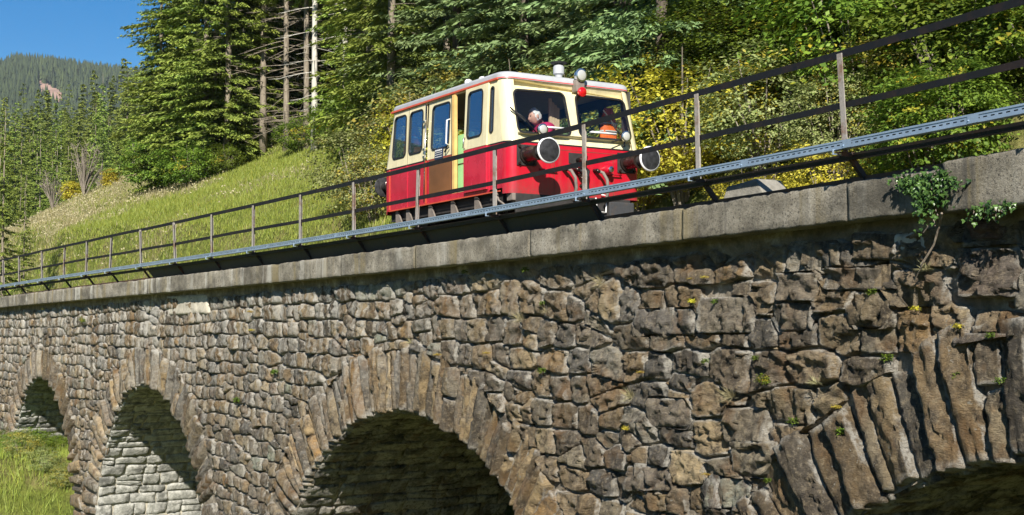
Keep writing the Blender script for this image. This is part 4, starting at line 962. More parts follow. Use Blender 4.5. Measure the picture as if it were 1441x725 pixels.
# ---------------------------------------------------------------- the railcar
M['red'] = coach('red_coach_paint', (.52, .005, .024), .30, .55)
M['red_side'] = plain('pinkish_red_side_paint', (.50, .020, .045), .26, 0, 0, .22, 2.2, .5, .4)  # red of the side panels, slightly pinker and glossier than the front
M['cream'] = coach('cream_coach_paint', (.80, .71, .44), .34, 0, .2)
M['roofp'] = plain('pale_grey_roof_paint', (.42, .43, .45), .45, 0, .2, .1, 4)
M['stripe'] = plain('red_roof_line', (.62, .05, .03), .4); M['orange_trim'] = plain('orange_red_trim', (.58, .09, .04), .4)
M['black'] = plain('black_rubber', (.012, .012, .013), .55, 0, .2, .3, 20); M['frame_black'] = plain('underframe_black', (.028, .025, .023), .75, 0, .5, .4, 9)
M['oiled'] = plain('oiled_buffer_steel', (.05, .035, .03), .28, .6, .1, .4, 12)
M['buffer'] = plain('buffer_plate', (.045, .045, .048), .55, .5, .3, .5, 14); M['white'] = plain('white_paint', (.82, .82, .80), .4)
M['chrome'] = plain('worn_chrome', (.65, .63, .60), .22, 1, 0, .15, 20); M['brown'] = plain('brown_kick_panel', (.20, .085, .030), .42, 0, .1, .3, 2)
M['wood'] = plain('yellow_wood', (.72, .46, .16), .6, 0, .2, .15, 5); M['green'] = plain('pale_green_locker', (.36, .66, .30), .5, 0, 0, .1, 3)
M['gusset'] = plain('grey_brown_gusset', (.20, .17, .145), .75, 0, .3, .3, 9); M['interior'] = plain('dark_cab_lining', (.075, .07, .062), .7)
M['interior_pale'] = plain('cream_cab_lining', (.42, .36, .24), .7); M['seat'] = plain('brown_seat', (.12, .05, .03), .6); M['board'] = plain('beige_board', (.60, .45, .28), .7)
M['sign'] = plain('dark_blue_sign', (.025, .035, .075), .4); M['seam'] = plain('panel_seam', (.10, .07, .04), .7)
def glass(name, tint, refl, fac=.12):
    m, nt, b = nodes(name); t = NT(nt); nt.nodes.remove(b)
    tr = t.n('ShaderNodeBsdfTransparent'); tr.inputs[0].default_value = (*tint, 1); gl = t.n('ShaderNodeBsdfGlossy'); gl.inputs['Roughness'].default_value = .02; gl.inputs[0].default_value = (*refl, 1)
    lw = t.n('ShaderNodeLayerWeight'); lw.inputs[0].default_value = .5; fr = t.math('ADD', t.math('MULTIPLY', t.math('POWER', lw.outputs['Facing'], 5.0), .9), .035)
    mx = t.n('ShaderNodeMixShader'); t.l(t.math('ADD', fr, fac, True), mx.inputs[0]); t.l(tr.outputs[0], mx.inputs[1]); t.l(gl.outputs[0], mx.inputs[2]); t.l(mx.outputs[0], nt.nodes['Material Output'].inputs[0]); return m
M['glass'] = glass('windscreen_glass', (.90, .92, .93), (.8, .9, 1), .0); M['glass_side'] = glass('side_window_glass', (.62, .70, .76), (.70, .86, 1), .24)
def lens(name, c, e=None):
    m, nt, b = nodes(name); b.inputs['Base Color'].default_value = (*c, 1); b.inputs['Roughness'].default_value = .22; b.inputs['Metallic'].default_value = .25 if c[1] > .1 else 0; b.inputs['Coat Weight'].default_value = .6
    return m
M['lens'] = lens('lamp_glass', (.58, .57, .53)); M['redlens'] = lens('red_lamp_glass', (.55, .005, .01))

CX_, CY_, HD, WR = -1.4034, 1.81795, .008652, .17847
car = empty('railcar', (CX_, CY_, 0), HD); tag(car, 'small red and cream railcar with silver roof standing on the viaduct', 'railcar')
def Z(z): return z+WR
A0, HWD, CR = 2.045, 1.17, .17
def A_(z): return A0-.22*max(0, (z-1.25)/.95)
def B_(z): return HWD-.045*max(0, (z-1.25)/.95)
def outline(z, ins=0, seg=8):
    A, B = A_(z)-ins, B_(z)-ins; r = max(.05, CR-ins*.6); P = []
    for cx, cy, a0 in ((A-r, -(B-r), -90), (A-r, B-r, 0), (-(A-r), B-r, 90), (-(A-r), -(B-r), 180)):
        for k in range(seg+1):
            t = rad(a0+90*k/seg); P.append((cx+r*math.cos(t), cy+r*math.sin(t)))
    return P
def ring_loft(name, zs, mat, ins=None, cap=False, parent=None, thick=.0, smooth=True):
    V = []; F = []; n = len(outline(1)); ins = ins or [0]*len(zs)
    for z, i in zip(zs, ins): V += [(x, y, Z(z)) for x, y in outline(z, i)]
    for k in range(len(zs)-1):
        for j in range(n): F.append((k*n+j, k*n+(j+1) % n, (k+1)*n+(j+1) % n, (k+1)*n+j))
    if cap: F.append(tuple((len(zs)-1)*n+j for j in range(n)))
    mb = MB(); mb.add(V, F); return mb.build(name, mat, parent or car, auto=True)
def roundpoly(pts, r, n=5):
    P = []; m = len(pts)
    for i in range(m):
        p, a, b = Vector(pts[i]), Vector(pts[i-1]), Vector(pts[(i+1) % m]); da, db = (a-p).normalized(), (b-p).normalized()
        ang = da.angle(db); d = r/math.tan(ang/2); c = p+(da+db).normalized()*(r/math.sin(ang/2)); s0 = p+da*d-c; s1 = p+db*d-c
        t0 = math.atan2(s0.y, s0.x); t1 = math.atan2(s1.y, s1.x); dt = (t1-t0+math.pi) % (2*math.pi)-math.pi
        for k in range(n+1): t = t0+dt*k/n; P.append((c.x+r*math.cos(t), c.y+r*math.sin(t)))
    return P
def offset(P, d):
    c = Vector((sum(p[0] for p in P)/len(P), sum(p[1] for p in P)/len(P))); Q = []; m = len(P)
    for i in range(m):
        a, p, b = Vector(P[i-1]), Vector(P[i]), Vector(P[(i+1) % m]); t = (b-a).normalized(); nrm = Vector((t.y, -t.x))
        if nrm.dot(p-c) < 0: nrm = -nrm
        Q.append((p.x+nrm.x*d, p.y+nrm.y*d))
    return Q
def panel(name, outer, holes, mp, d0, d1, mat, parent):
    """flat panel with holes; mp(x, y, d) -> local point, d outwards; solid between d0 and d1"""
    loops = [outer]+holes; pts = [p for l in loops for p in l]; tris = mgeo.tessellate_polygon([[Vector((p[0], p[1], 0)) for p in l] for l in loops])
    n = len(pts); V = [mp(p[0], p[1], d1) for p in pts]+[mp(p[0], p[1], d0) for p in pts]; F = [tuple(t) for t in tris]+[tuple(i+n for i in reversed(t)) for t in tris]
    o = 0
    for l in loops:
        m = len(l)
        for i in range(m): F.append((o+i, o+(i+1) % m, n+o+(i+1) % m, n+o+i))
        o += m
    mb = MB(); mb.add(V, F); return mb.build(name, mat, parent)
def near(x, y, d): return (x, -(B_(y)+d), Z(y))
def farm(x, y, d): return (x, B_(y)+d, Z(y))
def frontm(b, z, d): return (A_(z)+d, b, Z(z))
def rearm(b, z, d): return (-(A_(z)+d), b, Z(z))
def window(hole, mp, parent, mat, proud=.010, gl=True):
    fr = panel('window_frame', offset(hole, .013), [offset(hole, -.012)], mp, -.012, proud, M['black'], parent)
    g = panel('pane', offset(hole, -.006), [], mp, -.010, -.005, mat, fr); return fr
TOP = 2.185; DIV = 1.245
# lower bodywork: strips around the plan, the near side split at the open doorway
def band(name, z0, z1, mat, sel, ins=0, t=.03, zs=None):
    """part of the shell between two plan angles; sel(x, y) keeps the stations"""
    zs = zs or [z0, (z0+z1)/2, z1]; O = [outline(z, ins) for z in zs]; n = len(O[0]); idx = [j for j in range(n)]
    V = []; F = []; 
    for k, z in enumerate(zs): V += [(x, y, Z(z)) for x, y in O[k]]
    for k in range(len(zs)-1):
        for j in idx:
            j2 = (j+1) % n; mx = (O[k][j][0]+O[k][j2][0])/2; my = (O[k][j][1]+O[k][j2][1])/2
            if sel(mx, my): F.append((k*n+j, k*n+j2, (k+1)*n+j2, (k+1)*n+j))
    mb = MB(); mb.add(V, F); o = mb.build(name, mat, car, auto=True); bm = bmesh.new(); bm.from_mesh(o.data); bmesh.ops.delete(bm, geom=[v for v in bm.verts if not v.link_faces], context='VERTS'); bm.to_mesh(o.data); bm.free(); return o
XS = A0-CR                                             # straight part of the near side
lb = band('lower_body', .50, DIV, M['red'], lambda x, y: not (abs(x) < .8 and y < -.8), zs=[.50, .56, 1.20, DIV])
rs = lambda x0, x1, z0, z1: [(x0, z0), (x1, z0), (x1, z1), (x0, z1)]
panel('side_skirt', rs(-XS, -.50, .545, DIV), [], near, -.02, 0, M['red_side'], car)
panel('side_skirt', rs(1.46, XS, .585, DIV), [], near, -.02, 0, M['red_side'], car)
panel('door_sill', rs(-.50, 1.47, .55, .64), [], near, -.02, -.004, M['red_side'], car)
# upper corners
def corner_sel(x, y): return not ((abs(y) < .82) or (abs(x) < 1.5))
for _sx in (1, -1):
    for _sy in (1, -1): band('corner_panel', DIV, TOP, M['cream'], lambda x, y: abs(y) > .98 and abs(x) > 1.60 and x*_sx > 0 and y*_sy > 0 and not (abs(y) > B_(2.2)+.01 and False), zs=[DIV, 1.5, 1.85, TOP])
w1 = roundpoly([(-1.70, 1.395), (-1.22, 1.395), (-1.24, 2.085), (-1.66, 2.085)], .075); w2 = roundpoly([(-1.10, 1.405), (-.64, 1.405), (-.65, 2.09), (-1.10, 2.09)], .075)
CRS = .30; xa = lambda z: -(A_(z)-CR)
panel('side_panel', [(xa(DIV), DIV), (-.545, DIV), (-.545, TOP), (xa(TOP), TOP)], [w1, w2], near, -.025, 0, M['cream'], car)
for h in (w1, w2): window(h, near, car, M['glass_side'])
w5 = roundpoly([(1.505, 1.42), (1.595, 1.42), (1.585, 2.09), (1.50, 2.09)], .04)
panel('side_panel', [(1.455, DIV), (-xa(DIV), DIV), (-xa(TOP), TOP), (1.455, TOP)], [w5], near, -.025, 0, M['cream'], car); window(w5, near, car, M['glass_side'])
panel('door_header', rs(-.545, 1.455, 2.155, TOP), [], near, -.025, 0, M['cream'], car)
# rear sliding door, closed
w3 = roundpoly([(-.34, 1.385), (.23, 1.385), (.235, 2.08), (-.34, 2.08)], .075)
dr = panel('sliding_door', rs(-.475, .345, DIV+.004, 2.15), [w3], near, -.045, -.012, M['cream'], car)
nd = lambda x, y, d: near(x, y, d-.012)
window(w3, nd, dr, M['glass_side']); panel('lower_panel', rs(-.475, .345, .645, DIV-.004), [], nd, -.03, 0, M['red_side'], dr); panel('kick_panel', rs(-.385, .325, .655, DIV-.015), [], nd, .0005, .008, M['brown'], dr)
mb = MB(); mb.tube([near(.255, 1.40, .0), near(.255, 1.42, .05), near(.255, 1.78, .05), near(.255, 1.80, 0)], .012, 8); mb.build('door_handle', M['white'], dr, True)
mb = MB(); mb.tube([near(.18, 1.36, 0), near(.19, 1.30, .03), near(.25, 1.33, .04), near(.30, 1.36, .02)], .012, 8); mb.build('latch', M['black'], dr, True)
sg = panel('door_sign', roundpoly(rs(-.185, .085, 1.215, 1.385), .02), [], nd, .013, .020, M['sign'], dr)
mb = MB(); R = random.Random(3)
for row, zz in enumerate((1.355, 1.322, 1.288, 1.252)):
    x = -.155
    while x < .055:
        w_ = R.uniform(.018, .05); mb.box(x, min(.06, x+w_), -(HWD+.0115), -(HWD+.009), Z(zz-(.012 if row == 0 else .006)), Z(zz+(.010 if row == 0 else .004))); x += w_+.012
mb.build('sign_print', M['white'], sg)
# open door leaf at the front
w4 = roundpoly([(.885, 1.41), (1.325, 1.41), (1.32, 2.10), (.89, 2.10)], .075)
no = lambda x, y, d: near(x, y, d+.035)
d2 = panel('open_door', rs(.795, 1.465, DIV+.004, 2.165), [w4], no, -.03, 0, M['cream'], car); window(w4, no, d2, M['glass_side']); panel('lower_panel', rs(.795, 1.465, .605, DIV-.004), [], no, -.03, 0, M['red_side'], d2)
mb = MB(); mb.tube([no(.835, 1.27, .0), no(.835, 1.28, .03), no(.835, 1.42, .03), no(.835, 1.43, 0)], .010, 8); mb.build('door_handle', M['chrome'], d2, True)
mb = MB(); mb.box(.365, .435, -(HWD-.005), -(HWD-.06), Z(.64), Z(2.15)); mb.build('door_post', M['wood'], car)
mb = MB(); mb.box(.345, .356, -(HWD-.003), -(HWD-.03), Z(.64), Z(2.15)); mb.build('rubber_seal', M['black'], car)
for zz in (.66, 2.10): pass
mb = MB(); mb.tube([near(-.515, .62, .022), near(-.515, 2.14, .022)], .012, 8); mb.build('door_rod', M['chrome'], car, True)
for zz in (1.30, 1.42, 1.86): MB().box(-.545, -.485, -(HWD+.035), -(HWD-.0), Z(zz-.02), Z(zz+.02)).build('hinge', M['chrome'], car, bevel=.004)
# vertical trims on the red side
for x0 in (-1.80, -1.16, -.50, 1.475):
    panel('trim_strip', rs(x0, x0+.035, .56, DIV-.01), [], near, .0008, .010, M['orange_trim'] if x0 in (-1.80, -.50) else M['red_side'], car)
panel('panel_joint', rs(-1.148, -1.140, DIV, TOP-.01), [], near, .0006, .003, M['seam'], car)
panel('bottom_bead', rs(-XS+.1, XS-.05, .535, .552), [], near, .0012, .016, M['orange_trim'], car)
# waist line, roof line
def outband(name, z0, z1, d, mat): 
    V = []; F = []; n = len(outline(1))
    for z, i in ((z0, .01), (z0, -d), (z1, -d), (z1, .01)): V += [(x, y, Z(z)) for x, y in outline(z, i)]
    for k in range(3):
        for j in range(n): F.append((k*n+j, k*n+(j+1) % n, (k+1)*n+(j+1) % n, (k+1)*n+j))
    mb = MB(); mb.add(V, F); return mb.build(name, mat, car, auto=True)
def partband(name, z0, z1, d, mat, sel):
    o = outband(name, z0, z1, d, mat); bm = bmesh.new(); bm.from_mesh(o.data); bmesh.ops.delete(bm, geom=[f for f in bm.faces if not sel(f.calc_center_median())], context='FACES'); bm.to_mesh(o.data); bm.free(); return o
partband('waist_line', DIV-.010, DIV+.008, .006, M['black'], lambda c: not (c.y < -1.1 and abs(c.x) < 1.7))
panel('waist_line', rs(-XS, -.545, DIV-.008, DIV+.008), [], near, .0005, .006, M['black'], car); panel('waist_line', rs(1.47, XS, DIV-.008, DIV+.008), [], near, .0005, .006, M['black'], car)
outband('roof_line', 2.192, 2.208, .021, M['stripe'])
panel('gutter', rs(-1.78, 1.70, 2.176, 2.204), [], near, .0, .032, M['orange_trim'], car)
rf = ring_loft('roof', [2.185, 2.212, 2.255, 2.285, 2.305, 2.318, 2.33], M['roofp'], [-.018, -.022, -.022, .0, .06, .22, .55], cap=True)
# windscreens
f1 = roundpoly([(-.985, 1.385), (-.075, 1.395), (-.115, 2.045), (-.985, 2.02)], .085); f2 = roundpoly([(.075, 1.395), (1.01, 1.405), (.965, 2.035), (.085, 2.045)], .085)
fw = lambda z: B_(z)-CR
# flat front only reaches the corner radius; let the glazed panel run to the tangent and wrap the outer edge round it
def wrapm(b, z, d, sgn=1):
    A, B = A_(z), B_(z); c = B-CR; s = abs(b)
    if s <= c: return (sgn*(A+d), b, Z(z))
    t = min(math.pi/2, (s-c)/CR); return (sgn*(A-CR+(CR+d)*math.cos(t)), math.copysign(c+(CR+d)*math.sin(t), b), Z(z))
def ladder(b0, b1, z0, z1, nb=26, nz=8):
    P = [(b0+(b1-b0)*k/nb, z0) for k in range(nb)]+[(b1, z0+(z1-z0)*k/nz) for k in range(nz)]+[(b1+(b0-b1)*k/nb, z1) for k in range(nb)]+[(b0, z1+(z0-z1)*k/nz) for k in range(nz)]; return P
lim = B_(2.2)-CR
for sgn, mp0, nm in ((1, frontm, 'front_panel'), (-1, rearm, 'rear_panel')):
    F1, F2 = f1, f2
    # flat glazed panel between the tangent lines
    hs = [roundpoly([(-.835, 1.385), (-.075, 1.395), (-.115, 2.045), (-.835, 2.02)], .07), roundpoly([(.075, 1.395), (.835, 1.405), (.835, 2.035), (.085, 2.045)], .07)]
    mp = (lambda b, z, d, s_=sgn: wrapm(b, z, d, s_))
    # densify the glazed outlines so they follow the curve at the outer ends
    def dens(P):
        Q = []
        for i in range(len(P)):
            a_, b_ = P[i], P[(i+1) % len(P)]; n_ = max(1, int(math.dist(a_, b_)/.05))
            Q += [(a_[0]+(b_[0]-a_[0])*k/n_, a_[1]+(b_[1]-a_[1])*k/n_) for k in range(n_)]
        return Q
    H = [dens(f1), dens(f2)]
    pn = panel(nm, ladder(-1.15, 1.15, DIV, TOP), H, mp, -.025, -.001, M['cream'], car)
    for h in H: window(h, mp, car, M['glass'])
# buffers
panel('panel_joint', rs(-.62, .98, 1.166, 1.172), [], frontm, .0006, .003, M['seam'], car); panel('panel_joint', rs(-.402, -.396, .52, 1.16), [], frontm, .0006, .003, M['seam'], car); panel('panel_joint', rs(.638, .644, .52, 1.16), [], frontm, .0006, .003, M['seam'], car)
for sgn in (1, -1):
    for b in (-.875, .875):
        x0 = sgn*A0; mb = MB(); mb.box(min(x0, x0+sgn*.02), max(x0, x0+sgn*.02), b-.16, b+.16, Z(.90), Z(1.20)); bf = mb.build('buffer', M['frame_black'], car, bevel=.006)
        T = Matrix.Translation((x0, b, Z(1.05)))@Matrix.Rotation(sgn*math.pi/2, 4, 'Y')
        MB().lathe([(.125, .02), (.125, .05), (.105, .055), (.100, .30), (.108, .305), (.108, .34)], T, 28).build('housing', M['oiled'], bf, auto=True)
        MB().lathe([(.07, .33), (.066, .56), (.09, .575)], T, 24).build('plunger', M['frame_black'], bf, auto=True)
        MB().lathe([(.09, .565), (.165, .578), (.172, .585), (.172, .598), (.150, .606), (.06, .613), (.02, .615)], T, 40).build('buffer_head', M['buffer'], bf, auto=True)
        V = []; mb = MB(); n = 44; prof = [(.165, .604), (.184, .596), (.186, .583), (.172, .576)]
        for r_0, z_ in prof:
            for k in range(n): t = 2*math.pi*k/n; V.append(T@Vector((r_0*math.cos(t), r_0*math.sin(t), z_+.006)))
        mb.add(V, [(i*n+k, i*n+(k+1) % n, (i+1)*n+(k+1) % n, (i+1)*n+k) for i in range(3) for k in range(n)]).build('white_rim', M['white'], bf, True) if sgn > 0 else None
        for dy, dz in ((-.13, -.12), (.13, -.12), (-.13, .12), (.13, .12)): MB().lathe([(.02, 0), (.02, .035)], Matrix.Translation((x0+sgn*.018, b+dy, Z(1.05+dz)))@Matrix.Rotation(sgn*math.pi/2, 4, 'Y'), 6).build('bolt', M['oiled'], bf)
# lamps
def lamp(name, b, z, r, gm, out=.10, arm=None, body=M['chrome']):
    x = A_(z)+out; T = Matrix.Translation((x, b, Z(z)))@Matrix.Rotation(math.pi/2, 4, 'Y')
    h = MB().lathe([(r*.3, -r*1.1), (r*.8, -r*.7), (r, -r*.2), (r*1.02, .015), (r*.9, .02)], T, 28).build(name, body, car, auto=True)
    MB().lathe([(r*.80, .018), (r*.72, .023), (r*.4, .030), (r*.1, .032)], T, 24).build('lens', gm, h, auto=True)
    if arm: MB().tube([(x-r*.5, b, Z(z)-r*.5), (x-.04, b, Z(arm)), (A_(arm)-.005, b, Z(arm))], .014, 8).build('bracket', M['black'], h, True)
    return h
lamp('headlamp', -.63, 1.435, .082, M['lens'], .10, 1.30); lamp('headlamp', .84, 1.445, .082, M['lens'], .10, 1.30)
lamp('top_lamp', .15, 2.325, .100, M['lens'], .14, 2.14); lamp('red_lamp', .16, 2.075, .070, M['redlens'], .09, 2.02, M['redlens'])
mb = MB(); mb.box(1.80, 1.93, .07, .22, Z(2.08), Z(2.26)); mb.build('lamp_bracket', M['gusset'], car, bevel=.02)
# exhaust stack and roof fittings
T = Matrix.Translation((1.10, .30, Z(2.33)))
MB().lathe([(.055, 0), (.055, .13), (.06, .15), (.085, .17), (.085, .27), (.075, .30), (.05, .31)], T, 28).build('exhaust_stack', M['roofp'], car, auto=True)
MB().lathe([(.06, .31), (.125, .335), (.13, .35), (.05, .365)], T, 28).build('stack_cap', M['black'], car, auto=True)
for (a_, b_) in ((.22, -.80), (.52, -.72)):
    hh_ = MB().lathe([(.03, 0), (.03, .05), (.055, .07), (.06, .12), (.04, .15), (.01, .16)], Matrix.Translation((a_, b_, Z(2.30))), 20).build('roof_lamp', M['white'], car, auto=True)
    MB().lathe([(.05, 0), (.05, .02), (.02, .04)], Matrix.Translation((a_+.05, b_, Z(2.39)))@Matrix.Rotation(math.pi/2, 4, 'Y'), 16).build('lens', M['lens'], hh_, auto=True)
# wipers, grab bars
for (b0, z0, b1, z1, b2, z2) in ((-.70, 1.40, -.90, 1.60, -1.0, 1.66), (.86, 1.42, .70, 1.56, .62, 1.74)):
    w_ = MB().tube([frontm(b0, z0, .02), frontm(b1, z1, .05), frontm(b2, z2, .045)], .009, 6).build('wiper', M['black'], car, True)
    dx, dz = (b2-b0), (z2-z0); MB().bar(frontm(b2-dx*.45, z2-dz*.45, .035), frontm(b2+dx*.35, z2+dz*.30, .035), .014, .02).build('blade', M['black'], w_)
mb = MB(); mb.tube([frontm(.78, 1.40, .03), frontm(.60, 1.345, .05)], .010, 6); mb.build('wiper_motor_arm', M['black'], car)
for b0, b1, z in ((-.56, -.20, 1.485), (.27, .70, 1.475)):
    MB().tube([frontm(b0, z, 0), frontm(b0, z, .05), frontm(b1, z, .05), frontm(b1, z, 0)], .016, 8).build('grab_bar', M['white'], car, True)
for b0, b1, z in ((.50, .76, .86), (-.64, -.38, .86)):
    MB().tube([frontm(b0, z, 0), frontm(b0, z, .05), frontm(b1, z, .05), frontm(b1, z, 0)], .011, 8).build('step_rail', M['red'], car, True)
# coupling, hoses
mb = MB(); mb.box(A0-.01, A0+.008, -.15, .17, Z(.98), Z(1.14)); mb.build('coupler_plate', M['frame_black'], car, bevel=.005)
mb = MB(); mb.tube([(A0, .01, Z(1.03)), (A0+.10, .01, Z(1.04)), (A0+.20, .01, Z(1.00)), (A0+.22, .01, Z(1.06)), (A0+.16, .01, Z(1.09))], [.04, .04, .03, .025, .015], 10); mb.build('draw_hook', M['oiled'], car, True)
mb = MB()
for k in range(5): mb.tube([(A0+.05+.01*k, .01+.02*(k % 2), Z(.97-.085*k)), (A0+.07+.01*k, .04, Z(.93-.085*k)), (A0+.05+.01*k, .01-.02*(k % 2), Z(.89-.085*k))], .018, 7)
mb.build('coupling_chain', M['oiled'], car, True)
for b0, sg_ in ((-.22, 1), (-.02, 1), (.34, 1), (.14, -1)):
    tk = MB().tube([(A0, b0-.04, Z(.90)), (A0+.07, b0-.03, Z(.90)), (A0+.09, b0, Z(.87))], .030, 10).build('brake_cock', M['oiled'], car, True)
    MB().tube([(A0+.08, b0, Z(.885)), (A0+.13, b0+.03*sg_, Z(.86)), (A0+.16, b0+.08*sg_, Z(.76)), (A0+.155, b0+.10*sg_, Z(.62)), (A0+.12, b0+.10*sg_, Z(.50)), (A0+.08, b0+.09*sg_, Z(.42))], .024, 10).build('brake_hose', M['black'] if b0 != -.22 and b0 != .34 else M['gusset'], tk, True)
mb = MB(); T = Matrix.Translation((A0, .50, Z(.92)))@Matrix.Rotation(math.pi/2, 4, 'Y'); mb.lathe([(.07, 0), (.07, .09), (.05, .12), (.03, .14)], T, 20); rc = mb.build('red_air_valve', M['red'], car, auto=True)
MB().lathe([(.03, .14), (.045, .145), (.045, .16), (.01, .17)], T, 16).build('valve_cap', M['chrome'], rc, auto=True)
mb = MB(); mb.tube([(A0+.04, .30, Z(.50)), (A0+.04, .32, Z(.30)), (A0+.04, .48, Z(.29)), (A0+.04, .49, Z(.54)), (A0+.04, .40, Z(.55))], .012, 8); mb.build('coupling_stirrup', M['white'], car, True)
mb = MB(); mb.box(A0-.03, A0+.004, -1.05, .95, Z(.17), Z(.50)); mb.build('buffer_beam', M['frame_black'], car, bevel=.01)
mb = MB(); mb.box(A0-.10, A0+.03, .55, 1.0, Z(.14), Z(.46)); mb.build('rail_guard', M['plate'], car, bevel=.02)
mb = MB(); mb.tube([(1.62, -1.12, Z(.56)), (1.72, -1.14, Z(.42)), (1.86, -1.1, Z(.33)), (1.98, -1.0, Z(.36))], .016, 8); mb.tube([(1.95, -1.02, Z(.55)), (1.97, -1.02, Z(.33))], .03, 8); mb.build('front_pipe', M['gusset'], car, True)
mb = MB(); mb.box(1.88, 2.04, -1.1, -.55, Z(.40), Z(.50)); mb.build('step_bracket', M['gusset'], car, bevel=.01)
# underframe
mb = MB(); mb.box(-1.95, 1.95, -.85, .85, Z(.36), Z(.55)); mb.box(-1.9, 1.75, -1.08, -1.02, Z(.38), Z(.54)); mb.build('underframe', M['frame_black'], car)
for a0 in (-1.62, -1.24, -.46, .28, 1.01):
    V = [(a0, y, Z(z)) for y in (-1.13, -1.10) for z in (0,)] ; mb = MB(); 
    P_ = [(a0, .565), (a0+.05, .565), (a0+.24, .305), (a0, .305)]
    mb.add([(x, y, Z(z)) for y in (-1.14, -1.115) for x, z in P_], [(0, 1, 2, 3), (7, 6, 5, 4), (0, 4, 5, 1), (1, 5, 6, 2), (2, 6, 7, 3), (3, 7, 4, 0)]); mb.build('gusset', M['gusset'], car)
mb = MB(); mb.box(-1.7, 1.3, -1.22, -1.05, Z(.275), Z(.305)); mb.build('running_board', M['gusset'], car, bevel=.005)
for a_ in (-1.15, 1.15):
    ax_ = MB().tube([(a_, -.80, Z(.30)), (a_, .80, Z(.30))], .06, 12).build('wheelset', M['frame_black'], car, True)
    for b in (-.76, .76):
        MB().lathe([(.10, -.07), (.27, -.055), (.335, -.05), (.335, -.035), (.305, -.03), (.30, .06), (.26, .065), (.24, .03), (.10, .03), (.09, .08)], Matrix.Translation((a_, b, Z(.30)))@Matrix.Rotation(math.pi/2 if b < 0 else -math.pi/2, 4, 'X'), 32).build('wheel', M['oiled'], ax_, auto=True)
# inside
mb = MB(); mb.box(-1.75, 1.75, -1.1, 1.1, Z(.60), Z(.645)); mb.build('floor_panel', M['interior'], car)
mb = MB(); mb.box(-1.7, 1.65, -1.05, 1.05, Z(2.17), Z(2.18)); mb.build('ceiling_lining', M['interior_pale'], car)
hs = [roundpoly(rs(x0, x1, 1.38, 2.06), .07) for x0, x1 in ((-1.62, -1.08), (-.95, -.40), (-.25, .30), (.45, 1.0), (1.12, 1.6))]
panel('far_side_panel', rs(-XS+.05, XS-.05, .56, TOP), hs, farm, -.03, -.002, M['interior'], car)
for h in hs: window(h, farm, car, M['glass'])
panel('far_skirt', rs(-XS, XS, .56, DIV), [], farm, -.0, .004, M['red_side'], car)
mb = MB(); mb.box(.27, .80, -1.06, -1.02, Z(.65), Z(1.54)); lk = mb.build('green_locker', M['green'], car); mb = MB(); mb.tube([(.74, -1.06, Z(.98)), (.74, -1.09, Z(.99)), (.74, -1.09, Z(1.12)), (.74, -1.06, Z(1.13))], .010, 6); mb.build('locker_handle', M['black'], lk)
mb = MB(); mb.box(.29, .79, -1.071, -1.058, Z(1.09), Z(1.10)); mb.build('locker_seam', M['seam'], lk)
mb = MB(); mb.box(1.62, 1.82, -1.06, -.64, Z(1.12), Z(1.18)); mb.box(1.7, 1.82, -1.0, -.68, Z(.65), Z(1.18)); mb.build('driving_desk', M['interior'], car, bevel=.01)
mb = MB(); mb.box(1.2, 1.55, -.5, -.05, Z(1.02), Z(1.10)); mb.box(1.2, 1.26, -.5, -.05, Z(1.1), Z(1.40)); mb.build('driver_seat', M['seat'], car, bevel=.02)
for a_ in (-1.3, -.7): mb = MB(); mb.box(a_, a_+.4, .1, 1.05, Z(.95), Z(1.05)); mb.box(a_, a_+.07, .1, 1.05, Z(1.05), Z(1.5)); mb.build('passenger_seat', M['seat'], car, bevel=.02)
for k in range(4):
    b = -.145+.052*k; mb = MB(); mb.box(1.50-.012*k, 1.53-.012*k, b, b+.042, Z(1.40), Z(2.00-.035*k-(.0 if k else -.02))); mb.build('upright_board', M['board'], car)
# vests hanging in the windows
def vest(loc, s, label):
    m = M.setdefault('hivis', plain('orange_hi_vis_cloth', (.85, .16, .02), .7, 0, .3, .15, 10)); n, k_ = 9, 12; V = []; F = []
    for i in range(k_+1):
        t = i/k_; w_ = (.07+.10*math.sin(min(1, t*1.9)*math.pi/2))*s; 
        for j in range(n):
            a = 2*math.pi*j/n; V.append((loc[0]+math.cos(a)*.05*s*(1+.5*t)+.015*math.sin(a*3+t*6), loc[1]+math.sin(a)*w_*(1+.1*math.sin(a*2+t*4)), loc[2]-t*.55*s))
    for i in range(k_):
        for j in range(n): F.append((i*n+j, i*n+(j+1) % n, (i+1)*n+(j+1) % n, (i+1)*n+j))
    F.append(tuple(range(n))); o = MB().add(V, F).build('safety_vest', m, None, True)
    o.location = (CX_, CY_, 0); o.rotation_euler = (0, 0, HD)
    M.setdefault('tape', plain('grey_tape', (.55, .56, .5), .3)); t_ = MB()
    for zz in (.25, .38): t_.lathe([(1, -.012*s), (1, .012*s)], Matrix.Translation((loc[0], loc[1], loc[2]-zz*s))@Matrix.Diagonal((.082*s, .178*s, 1, 1)), 14)
    t_.build('reflective_band', M['tape'], o, True); tag(o, label, 'safety vest'); return o
vest((1.42, 1.0, Z(1.98)), .95, 'orange safety vest hanging inside the right windscreen'); vest((-1.45, -.92, Z(2.0)), 1.0, 'orange safety vest hanging in the rearmost side window')

